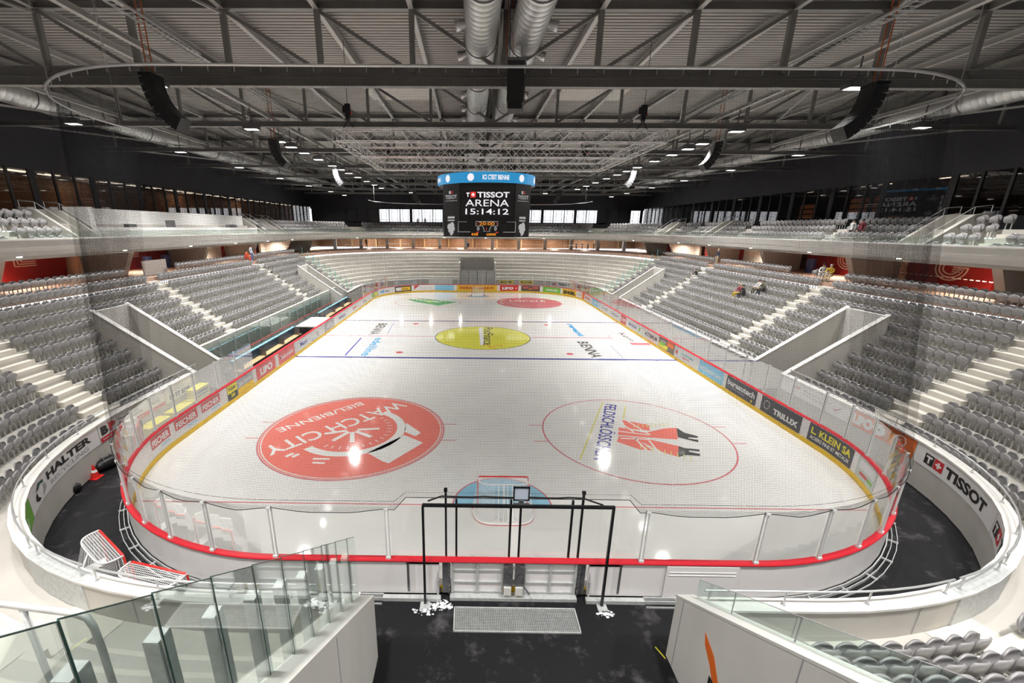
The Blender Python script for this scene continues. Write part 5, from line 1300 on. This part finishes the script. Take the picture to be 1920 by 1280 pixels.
def pan_f(u, v):
    x = (u - .5) * 2; w_ = .232 * rnd_w(v, .28 if v > .5 else .3); z = .37 + .36 * v - .035 * x * x * v
    y = .05 + .10 * v + .06 * math.sin(PI * min(1, v * 1.1)) * (1 - .5 * x * x) - .02 * x * x; return (x * w_, y, z), (0, 1, -.1)
def seat_meshes(n, m):
    a = MB(); a.add(*shell(n, m, back_f, .03)); b = MB(); b.add(*shell(n, m, pan_f, .045))
    c = MB()
    for x in (-.13, .13): c.box((x, -.02, .18), (.03, .05, .36)); c.box((x, .04, .37), (.03, .2, .04))
    c.box((0, .0, .36), (.36, .06, .04)); return a, b, c
def seat_rows():
    out = []
    def walk(s0, s1, d, z, tagk, pitch):
        x, y, nx, ny = base((s0 + s1) / 2); s = s0; steps = []
        def sc(s):
            q = s % LP
            for i in range(9):
                if BRK[i] <= q <= BRK[i + 1]: return (8.5 + d) / 8.5 if SEGD[i][0] == 'a' else 1.0
            return 1.0
        tot = 0; q = s0
        while q < s1: tot += .05 * sc(q); q += .05
        n = int(tot / pitch); 
        if n < 1: return
        p = tot / n; acc = -p / 2; q = s0
        while q < s1:
            acc += .05 * sc(q); q += .05
            if acc >= 0: acc -= p; out.append((q, d, z, tagk))
    for k in range(NR + 1):
        d = 3.0 + .73 * k; wa = lambda c: .66 * 8.5 / (8.5 + d) if (c % LP < BRK[2] - .5 or BRK[3] < c < BRK[4] or BRK[5] < c < BRK[6] or c > BRK[7] + .5) else .66
        g = [(c - wa(c), c + wa(c)) for c in AISLE] + [(62.0, LP - 62.0)]
        if k <= 5: g += [(a - .3, b + .3) for a, b in VOM]
        if k <= 1: g += [(LBEN[0] - .1, LBEN[1] + .1)]
        if k == NR: g += [(yL(26), yL(20.5)), (yR(24.5), yR(27))]
        for a, b in gaps(4.35 + .0 * k, LP - 14.6, g):
            if b - a > .5: walk(a, b, d, TZ(k), k, .48)
    for k in range(4):
        d = 10.75 + .8 * k + .6; g = [(c - .6, c + .6) for c in UAIS] + [(c - 1.1, c + 1.1) for c in (yR(18.6), yL(19.6), yR(43.2), yL(45.6), 64.5, LP - 62)] + [(yL(44.7), yL(20.4)), (80.0, 84.5)]
        for a, b in gaps(US[0] + .3, US[1] - .3, g):
            if b - a > .5: walk(a, b, d, UTZ[k], 20 + k, .52)
    return out
SEATS = seat_rows()
def proj(p):
    d = Vector(p) - Vector(CAM); wz = d.dot(f_); 
    if wz < .3: return None
    return 871.4 + 809.665 * d.dot(r2) / wz, 678.18 - 809.665 * d.dot(u2) / wz, wz
info = []
for (s, d, z, k) in SEATS:
    x, y, nx, ny = base(s); e = DD(s, d); p = (x + nx * e, y + ny * e, z); q = proj((p[0], p[1], z + .55)); vis = q is not None and -10 < q[0] < 1930 and -10 < q[1] < 1285
    if vis and x > 3 and y < 2 and s < 9:       # hidden behind the right tunnel wall
        c = Vector(CAM); dv = Vector((p[0], p[1], z + .6)) - c; tq = (3.93 - c.x) / dv.x if dv.x > 0 else 9
        if 0 < tq < 1:
            h = c + dv * tq
            if h.z < 1.72 + (-1.75 - h.y) * .68: vis = False
    info.append((s, d, z, k, p, math.atan2(ny, nx), q[2] if q else 1e9, vis))
info.sort(key=lambda t: (not t[7], t[6]))
singles, rest = info[:300], info[300:]
ORD = ['front', 'second', 'third', 'fourth', 'fifth', 'sixth', 'seventh', 'eighth', 'ninth', 'tenth', 'back']
def blockname(s, k):
    s = s % LP
    if k >= 20: return 'gallery ' + ('right' if s < LP / 2 else 'left') + ' side'
    if s < 9.3: return 'near right block beside the tunnel'
    if s < 20.05: return 'near right corner block'
    if s < 27: return 'right block before the first passage'
    if s < 33.45: return 'right block just beyond the first passage'
    if s < LP / 2: return 'far right blocks'
    if s > LP - 20.05: return 'near left corner block'
    if s > LP - 27: return 'left block before the first passage'
    if s > LP - 33.45: return 'left block just beyond the first passage'
    return 'far left blocks'
A1, B1, C1 = seat_meshes(10, 8)
proto = thing('stadium_seat', (0, 0, 0), 'x', 'seat')
pa = obj('backrest', A1, seat_m, proto, smooth=True, local=True); pb = obj('seat_pan', B1, seat_m2, proto, smooth=True, local=True); pc = obj('bracket', C1, brk_m, proto, local=True)
firstused = False
for (s, d, z, k, p, a, wz, vis) in singles:
    if not firstused: t = proto; firstused = True
    else:
        t = proto.copy(); COL.objects.link(t)
        for ch in (pa, pb, pc): c = ch.copy(); COL.objects.link(c); c.parent = t
    t.location = p; t.rotation_euler = (0, 0, a + PI / 2)
    lab = 'grey tip-up seat in the %s row of the %s' % (ORD[min(k, 10)] if k < 20 else ORD[k - 20], blockname(s, k))
    t['label'] = lab; t['group'] = lab.replace('grey tip-up seat', 'seats')
# everything farther away: one object
def template(n, m):
    a, b, c = seat_meshes(n, m); v = a.v + b.v + c.v; o1 = len(a.v); o2 = o1 + len(b.v)
    f = a.f + [tuple(i + o1 for i in q) for q in b.f] + [tuple(i + o2 for i in q) for q in c.f]
    return np.array(v), np.array(f), np.array([0] * len(a.f) + [1] * len(b.f) + [2] * len(c.f))
def bulk(lst, n, m):
    V, F, MI = template(n, m); N = len(lst); ang = np.array([t[5] for t in lst]) + PI / 2; P = np.array([t[4] for t in lst])
    c, s = np.cos(ang)[:, None], np.sin(ang)[:, None]
    X = V[None, :, 0] * c - V[None, :, 1] * s + P[:, 0:1]; Y = V[None, :, 0] * s + V[None, :, 1] * c + P[:, 1:2]; Z = V[None, :, 2] + P[:, 2:3]
    co = np.stack([X, Y, Z], 2).reshape(-1, 3).astype(np.float32); fi = (F[None] + (np.arange(N) * len(V))[:, None, None]).reshape(-1, 4).astype(np.int32)
    me = bpy.data.meshes.new('stadium_seats_far'); me.vertices.add(len(co)); me.vertices.foreach_set('co', co.ravel()); me.loops.add(fi.size); me.loops.foreach_set('vertex_index', fi.ravel())
    me.polygons.add(len(fi)); me.polygons.foreach_set('loop_start', np.arange(0, fi.size, 4, dtype=np.int32)); me.polygons.foreach_set('material_index', np.tile(MI, N).astype(np.int32)); me.polygons.foreach_set('use_smooth', np.ones(len(fi), dtype=bool))
    for mm in (seat_m, seat_m2, brk_m): me.materials.append(mm)
    me.update(calc_edges=True); me.validate(); return me
me = bulk([t for t in rest if t[4][1] > -14], 5, 5)
o = bpy.data.objects.new('stadium_seats', me); COL.objects.link(o); tag(o, 'all the remaining grey tip-up seats further away in the stands and gallery', 'seat', kind='stuff')
# ------------------------------------------------------------------ standing terrace rails and fences at the far end
for s, l in ((62.9, 'right'), (LP - 62.9, 'left')):
    t = thing('glass_fence', pt(s, 6, 3), 'stepped greenish glass fence beside the far standing terrace, %s side' % l, 'fence')
    for k in range(0, 10):
        d = 2.9 + .73 * k; z = TZ(k); x, y, nx, ny = base(s); mb = MB(); a = math.atan2(ny, nx)
        mb.box(pt(s, d + .3, z + .75), (.72, .015, 1.3), rz=a); obj('glass_pane', mb, G_fence, t); mb = MB(); mb.box(pt(s, d, z + .75), (.05, .05, 1.5), rz=a); obj('post', mb, TQ, t)
for i in range(8):
    s = BRK[4] - 6 + i * 3.6
    mb = MB(); P = [pt(s, 9.9, CZ), pt(s, 9.9, CZ + .95), pt(s + 1.9, 9.9, CZ + .95), pt(s + 1.9, 9.9, CZ)]; mb.tube(P, .03, 6); solo('crush_barrier', mb, rail_m, 'white tube barrier at the top of the far standing terrace', 'barrier', 'barriers along the top of the far terrace')
# doors of the far passage
t = thing('passage_doors', (0, 63, 0), 'tall grey panelled doors closing the far passage behind the goal', 'doors')
for i in range(4):
    mb = MB(); mb.box((-2.15 + 1.43 * i, 62.3, 1.6), (1.4, .08, 3.2)); obj('door_leaf', mb, M('door_grey', (.60, .61, .61), .5), t)
mb = MB()
for i in range(5): mb.box((-2.86 + 1.43 * i, 62.24, 1.6), (.06, .06, 3.2))
obj('door_frame', mb, black_m, t)
for x in (-2.95, 2.95):
    mb = MB(); mb.box((x, 63.9, 2.2), (.18, 4.0, 4.4)); struct('wall_far_passage_side', mb, conc_w)
mb = MB(); mb.box((0, 65.8, 3.9), (5.7, .2, 2.4)); struct('wall_far_passage_back', mb, conc)
# ------------------------------------------------------------------ players' benches on the left
def bench(y0, y1, label):
    t = thing('players_bench', (-16.4, (y0 + y1) / 2, 0), label, 'bench', 'benches behind the left boards'); ym = (y0 + y1) / 2; L = y1 - y0
    mb = MB(); mb.box((-16.75, ym, 1.02), (.10, L, .5)); mb.tube([(-16.75, y0, 1.3), (-16.75, y1, 1.3)], .06, 8); obj('back_pad', mb, M('bench_navy', (.02, .05, .09), .5), t)
    mb = MB(); mb.box((-16.8, ym, 1.37), (.22, L, .05)); obj('top_board', mb, M('bench_blue', (.22, .48, .62), .4), t)
    mb = MB(); mb.box((-16.45, ym, .72), (.5, L, .06)); obj('seat_board', mb, wood_l, t)
    mb = MB(); mb.box((-15.95, ym, .24), (1.2, L, .05)); mb.box((-16.45, ym, .35), (.35, L, .68)); obj('platform', mb, black_p, t)
    for i in range(4): mb = MB(); mb.box((-16.45, y0 + .4 + (L - .8) * i / 3, .98), (.5, .04, .55)); obj('divider', mb, galv_d, t)
bench(17.0, 27.6, 'players bench with blue top and tan seat nearest the camera, left boards'); bench(34.0, 45.0, 'players bench with blue top and tan seat farther away, left boards')
t = thing('officials_table', (-16.4, 30.8, 0), 'white officials table between the two benches on the left', 'table')
mb = MB(); mb.box((-16.2, 30.8, 1.12), (1.9, 4.4, .06)); obj('table_top', mb, white_board, t); mb = MB(); mb.box((-15.4, 30.8, .55), (.05, 4.4, 1.1)); mb.box((-17.1, 30.8, .55), (.05, 4.4, 1.1)); obj('side_panel', mb, white_board, t)
t = thing('bench_screen', (-18.2, 31, 0), 'long teal-tinted glass screen behind the players benches', 'screen')
for i in range(15):
    y = 16.6 + i * 1.95
    mb = MB(); mb.box((-18.25, y + .95, 1.75), (.02, 1.86, 1.5)); obj('glass_pane', mb, G_fence, t); mb = MB(); mb.box((-18.25, y, 1.3), (.06, .06, 2.5)); obj('post', mb, rail_m, t)
mb = MB(); mb.box((-18.2, 31, 1.0), (.05, 29, .05)); obj('red_line', mb, SAL, t)
mb = MB(); mb.box((-16.1, 15.2, .75), (.5, .7, .7)); solo('white_cabinet', mb, white_board, 'white cabinet behind the glass before the players bench', 'cabinet') if False else None
# ------------------------------------------------------------------ things in the left passage
def crate(x, y, z, w_, d_, h_, label, rz=.0):
    t = thing('yellow_crate', (x, y, z), label, 'crate', rz=rz)
    def ad(name, bx, m): mb = MB(); [mb.box(*q) for q in bx]; return obj(name, mb, m, t, local=True)
    ad('body', [((0, 0, h_ / 2), (w_, d_, h_)), ((0, 0, h_ + .02), (w_ + .06, d_ + .06, .05))], M('crate_yellow', (.78, .70, .06), .45))
    ad('label_panel', [((w_ / 2 + .01, 0, h_ * .66), (.012, d_ * .8, h_ * .24)), ((w_ / 2 + .01, 0, h_ * .28), (.012, d_ * .8, h_ * .16))], M('crate_dark', (.12, .12, .11), .5))
for y, z, l in ((9.2, 0, 'yellow crate by the left wall, nearest the cone'), (11.0, 0, 'yellow crate by the left wall, middle one'), (12.6, 0, 'yellow crate by the left wall, farthest, below the passage')):
    crate(-16.45, y, z - .05, .55, 1.45, .75, l)
crate(-16.4, 12.7, .72, .5, 1.2, .5, 'yellow crate stacked on top of the farthest one')
t = thing('traffic_cone', (-16.5, 5.6, -.05), 'orange and white traffic cone standing by the left wall', 'cone')
mb = MB(); mb.cyl((-16.5, 5.6, -.02), .15, .24, 16, r2=.105); mb.cyl((-16.5, 5.6, .32), .075, .2, 16, r2=.03); mb.box((-16.5, 5.6, -.035), (.4, .4, .03)); obj('cone_body', mb, red_b, t, smooth=False)
mb = MB(); mb.cyl((-16.5, 5.6, .22), .105, .1, 16, r2=.075); obj('white_band', mb, WH, t)
def bag(x, y, rz, s, label, col=black_m, strap=True):
    t = thing('kit_bag', (x, y, -.05), label, 'bag', rz=rz); mb = MB(); n = 12; vs = []
    for i in range(9):
        q = i / 8; xx = (q - .5) * .95 * s; r = .24 * s * (1 - abs(2 * q - 1) ** 4 * .45)
        for k in range(n): a = 2 * PI * k / n; vs.append((xx, r * 1.1 * math.cos(a), max(0.0, .21 * s + r * math.sin(a) * (1 + .08 * math.sin(5 * q + k)))))
    mb.add(vs, [(i * n + k, i * n + (k + 1) % n, (i + 1) * n + (k + 1) % n, (i + 1) * n + k) for i in range(8) for k in range(n)] + [tuple(range(n))[::-1], tuple(range(8 * n, 9 * n))]); obj('bag_body', mb, col, t, smooth=True, local=True)
    mb = MB()
    for o in (-.2, .2): mb.tube([(o * s, -.24 * s, .2 * s), (o * s * .8, -.12 * s, .47 * s), (o * s * .8, .12 * s, .47 * s), (o * s, .24 * s, .2 * s)], .016 * s, 6)
    obj('strap', mb, galv_d, t, local=True)
bag(-16.6, 6.4, 1.2, 1.1, 'black kit bag with grey straps beside the traffic cone'); bag(-16.55, 4.4, 1.0, .85, 'smaller black bag alone on the floor by the left wall'); bag(-16.85, 5.25, 1.3, .6, 'small red bag leaning by the traffic cone', red_b)
goal(-16.2, 7.8, math.radians(-60), 'small goal lying against the left wall behind the kit bag', False, -.05)
t = thing('tyre_trolley', (-16.7, 9.0, -.05), 'black trolley with red sides standing by the left wall', 'trolley')
mb = MB(); mb.box((-16.75, 8.35, .6), (.45, .45, 1.1)); obj('body', mb, black_p, t); mb = MB(); mb.box((-16.5, 8.3, .65), (.06, .12, .9)); mb.box((-16.5, 8.1, .65), (.06, .05, .9)); obj('red_strip', mb, red_b, t)
mb = MB(); mb.box((-16.75, 8.2, 1.25 - .05), (.3, .5, .28)); mb.v = [(a - .02, b, c) for a, b, c in mb.v]; solo('junction_box', mb, conc_w, 'white box fixed below the adverts on the left wall', 'box')
# white hose drum edge by the right tunnel wall and yellow line
mb = MB(); mb.cyl((3.72, -2.05, -.05), .34, .85, 20); solo('white_barrel', mb, conc_w, 'white rounded barrel half hidden by the right tunnel wall', 'barrel') if False else None
mb = MB(); mb.bar((3.38, -1.55, -.045), (3.5, -1.85, -.045), .03, .006); solo('floor_stripe', mb, YE, 'short yellow stripe on the black floor beside the right tunnel wall', 'floor marking')
# left concourse furniture
t = thing('white_hoarding', (-26.2, 23.5, CZ), 'white slanted board on the left concourse before the second red panel', 'board')
mb = MB(); mb.box((-26.0, 24.6, CZ + .55), (.1, 2.6, 1.1)); obj('board', mb, white_board, t)
for x, y, l in ((-29.4, 28.6, 'blue bin before the second red panel, nearer one'), (-29.4, 31.0, 'blue bin before the second red panel, farther one')):
    mb = MB(); mb.cyl((x, y, CZ), .32, 1.1, 14, r2=.38); solo('blue_bin', mb, M('bin_blue', (.04, .07, .25), .4), l, 'bin')
for x, y, l in ((29.3, 30.2, 'blue bin before the second red panel on the right concourse'),):
    mb = MB(); mb.cyl((x, y, CZ), .3, 1.2, 14, r2=.36); solo('blue_bin', mb, M('bin_blue', (.04, .07, .25), .4), l, 'bin')
for i in range(6):
    mb = MB(); x = 18.0 + i * 1.1; mb.cyl((x, 76, CZ), .1, .9, 8); mb.cyl((x, 76, CZ + .9), .42, .05, 12); solo('bar_table', mb, black_p, 'dark high table on the far concourse, right side', 'table', 'high tables on the far concourse')
# ------------------------------------------------------------------ people
SKIN = flat('skin', (.55, .32, .22)); HAIRS = {'dark': flat('hair_dark', (.02, .015, .012)), 'grey': flat('hair_grey', (.35, .33, .31)), 'fair': flat('hair_fair', (.42, .30, .16))}
def person(x, y, z, rz, pose, top, legs, hair, label):
    sit = pose != 'stand'; hz = .50 if sit else .93; J = {}; lean = .12 if pose == 'lean' else 0
    J['pel'] = (0, 0, hz); J['wa'] = (0, lean * .5, hz + .18); J['ch'] = (0, lean, hz + .40); J['nk'] = (0, lean * 1.2, hz + .55); J['hd'] = (0, lean * 1.3 + .02, hz + .66); J['tp'] = (0, lean * 1.3 + .01, hz + .76)
    E = [('pel', 'wa', 0), ('wa', 'ch', 0), ('ch', 'nk', 0), ('nk', 'hd', 2), ('hd', 'tp', 2)]; Rr = {'pel': .15, 'wa': .14, 'ch': .155, 'nk': .055, 'hd': .092, 'tp': .075}
    for s, n in ((-1, 'l'), (1, 'r')):
        J[n + 'hip'] = (s * .10, .02, hz - .04)
        if sit: J[n + 'kn'] = (s * .13, .44, hz + .02); J[n + 'an'] = (s * .13, .46, .08); J[n + 'ft'] = (s * .14, .62, .04)
        else: J[n + 'kn'] = (s * .11, .03, .50); J[n + 'an'] = (s * .12, 0, .08); J[n + 'ft'] = (s * .14, .16, .04)
        J[n + 'sh'] = (s * .19, lean, hz + .47)
        if sit: J[n + 'el'] = (s * .24, .12 + lean, hz + .24); J[n + 'wr'] = (s * .12, .34 + lean, hz + .18)
        else: J[n + 'el'] = (s * .27, -.03, hz + .20); J[n + 'wr'] = (s * .25, .08, hz - .02) if pose == 'stand' else (s * .1, .2, hz + .2)
        w_ = Vector(J[n + 'wr']); dr = (w_ - Vector(J[n + 'el'])).normalized(); J[n + 'pa'] = tuple(w_ + dr * .07)
        E += [('pel', n + 'hip', 1), (n + 'hip', n + 'kn', 1), (n + 'kn', n + 'an', 1), (n + 'an', n + 'ft', 3), ('ch', n + 'sh', 0), (n + 'sh', n + 'el', 0), (n + 'el', n + 'wr', 0), (n + 'wr', n + 'pa', 2)]
        Rr.update({n + 'hip': .095, n + 'kn': .062, n + 'an': .045, n + 'ft': .04, n + 'sh': .065, n + 'el': .046, n + 'wr': .032, n + 'pa': .034})
        sd = Vector((1, 0, 0))
        for q in range(4):
            a = w_ + dr * .08 + sd * (q - 1.5) * .021; J[n + 'f%d' % q] = tuple(a + dr * (.075 - .008 * abs(q - 1.5)) + Vector((0, .01, -.01))); E.append((n + 'pa', n + 'f%d' % q, 2)); Rr[n + 'f%d' % q] = .009
        J[n + 'th'] = tuple(w_ + dr * .05 + sd * (-s) * .05); E.append((n + 'wr', n + 'th', 2)); Rr[n + 'th'] = .010
    names = list(J); me = bpy.data.meshes.new('person_skeleton'); me.from_pydata([J[n] for n in names], [(names.index(a), names.index(b)) for a, b, c in E], [])
    o = bpy.data.objects.new('person_skeleton', me); COL.objects.link(o); md = o.modifiers.new('s', 'SKIN'); 
    for i, n in enumerate(names): me.skin_vertices[0].data[i].radius = (Rr[n], Rr[n] * (.72 if n in ('pel', 'wa', 'ch') else 1)); me.skin_vertices[0].data[i].use_root = n == 'pel'
    ms = o.modifiers.new('u', 'SUBSURF'); ms.levels = 1; ms.render_levels = 1
    dg = bpy.context.evaluated_depsgraph_get(); body = bpy.data.meshes.new_from_object(o.evaluated_get(dg)); bpy.data.objects.remove(o); bpy.data.meshes.remove(me)
    body.materials.clear()
    for m in (top, legs, SKIN, black_p): body.materials.append(m)
    segs = [(Vector(J[a]), Vector(J[b]), c) for a, b, c in E]
    for p in body.polygons:
        c = p.center; best = (9, 0)
        for a, b, mi in segs:
            ab = b - a; q = max(0, min(1, (c - a).dot(ab) / max(ab.length_squared, 1e-9))); dd = (a + ab * q - c).length
            if dd < best[0]: best = (dd, mi)
        p.material_index = best[1]; p.use_smooth = True
    body.name = 'person_body'; t = thing('person', (x, y, z), label, 'person', rz=rz); bo = bpy.data.objects.new('body', body); COL.objects.link(bo); bo.parent = t
    h = J['hd']; mb = MB(); mb.sphere((h[0], h[1] - .022, h[2] + .055), .102, 10, 8, sc=(1, 1.02, .85)); obj('hair', mb, HAIRS[hair], t, smooth=True, local=True)
    mb = MB()
    for s in (-1, 1): mb.sphere((s * .034, h[1] + .088, h[2] + .015), .012, 6, 4)
    obj('eyes', mb, black_p, t, local=True)
    mb = MB(); mb.sphere((0, h[1] + .1, h[2] - .012), .016, 6, 4, sc=(1, 1, 1.5)); mb.box((0, h[1] + .088, h[2] - .045), (.05, .012, .008))
    for s in (-1, 1): mb.sphere((s * .094, h[1] - .0, h[2]), .02, 6, 4, sc=(.5, 1, 1.5))
    obj('face_features', mb, SKIN, t, local=True)
    return t
cl = lambda n, c: M('cloth_' + n, c, .8, noise=.08)
navyc = cl('navy', (.03, .04, .07)); beige = cl('beige', (.50, .42, .28)); mustard = cl('mustard', (.55, .38, .03)); whitec = cl('white', (.7, .7, .68)); burg = cl('burgundy', (.25, .03, .05)); blk = cl('black', (.02, .02, .022)); grn = cl('olive', (.10, .10, .07)); redc = cl('red', (.75, .10, .04)); bluec = cl('blue', (.10, .16, .40)); ltb = cl('light_blue', (.55, .60, .68))
def at_row(s, k, off=.0): p = pt(s, 3.0 + .73 * k - .25, TZ(k)); x, y, nx, ny = base(s); return p[0], p[1], p[2], math.atan2(-ny, -nx) - PI / 2
for (s, k, top, legs, hair, pose, off, lab) in (
    (38.8, 6, blk, blk, 'dark', 'lean', 0, 'seated person in black clothes, centre of the group in the right stand'),
    (39.5, 6, burg, mustard, 'fair', 'sit', 0, 'seated person in burgundy top, left of the group in the right stand'),
    (38.2, 7, whitec, grn, 'dark', 'sit', 0, 'seated person in a pale top behind the group in the right stand'),
    (37.5, 7, grn, blk, 'dark', 'lean', 0, 'seated person in olive jacket, right end of the group in the right stand'),
    (48.5, 7, blk, whitec, 'dark', 'lean', 0, 'person in black sitting low on the aisle steps, far right stand')):
    x, y, z, r = at_row(s, k); person(x, y, z, r, pose, top, legs, HAIRS and hair, lab)
x, y, z, r = at_row(49.1, 10); person(x, y, z, r, 'stand', navyc, beige, 'grey', 'standing man in navy jacket and beige trousers at the top of the right stand')
x, y, z, r = at_row(34.4, 10); person(x + .3, y - .1, z, r + .5, 'lean', mustard, beige, 'grey', 'person in mustard top bending at the top row, right stand')
person(x + .4, y + .7, z, r + .6, 'lean', whitec, whitec, 'dark', 'person in white bending beside the one in mustard, right stand')
x, y, z, r = at_row(117.0, 10); person(x, y, z, r, 'lean', redc, redc, 'dark', 'person in orange red clothes at the top of the left stand')
x, y, z, r = at_row(115.7, 10); person(x, y, z, r, 'stand', ltb, bluec, 'dark', 'person in pale blue standing at the top of the left stand')
for y0, tp_c, l in ((24.6, whitec, 'person with a white front standing among the right gallery seats'), (23.8, burg, 'person in burgundy standing among the right gallery seats')):
    person(27.45, y0, UTZ[1], PI / 2, 'stand', tp_c, blk, 'dark', l)
person(-20.6, 73.5, CZ, PI, 'stand', blk, blk, 'dark', 'person in dark clothes standing at the left of the far terrace top')
person(-1.6, 70.8, CZ, PI, 'lean', navyc, blk, 'dark', 'person in dark clothes walking behind the middle of the far terrace')
person(-11.4, 78.2, UTZ[3], PI, 'stand', burg, blk, 'dark', 'person in burgundy in front of the far left windows')
person(-10.0, 78.2, UTZ[3], PI, 'stand', navyc, blk, 'dark', 'person in dark jacket in front of the far left windows')
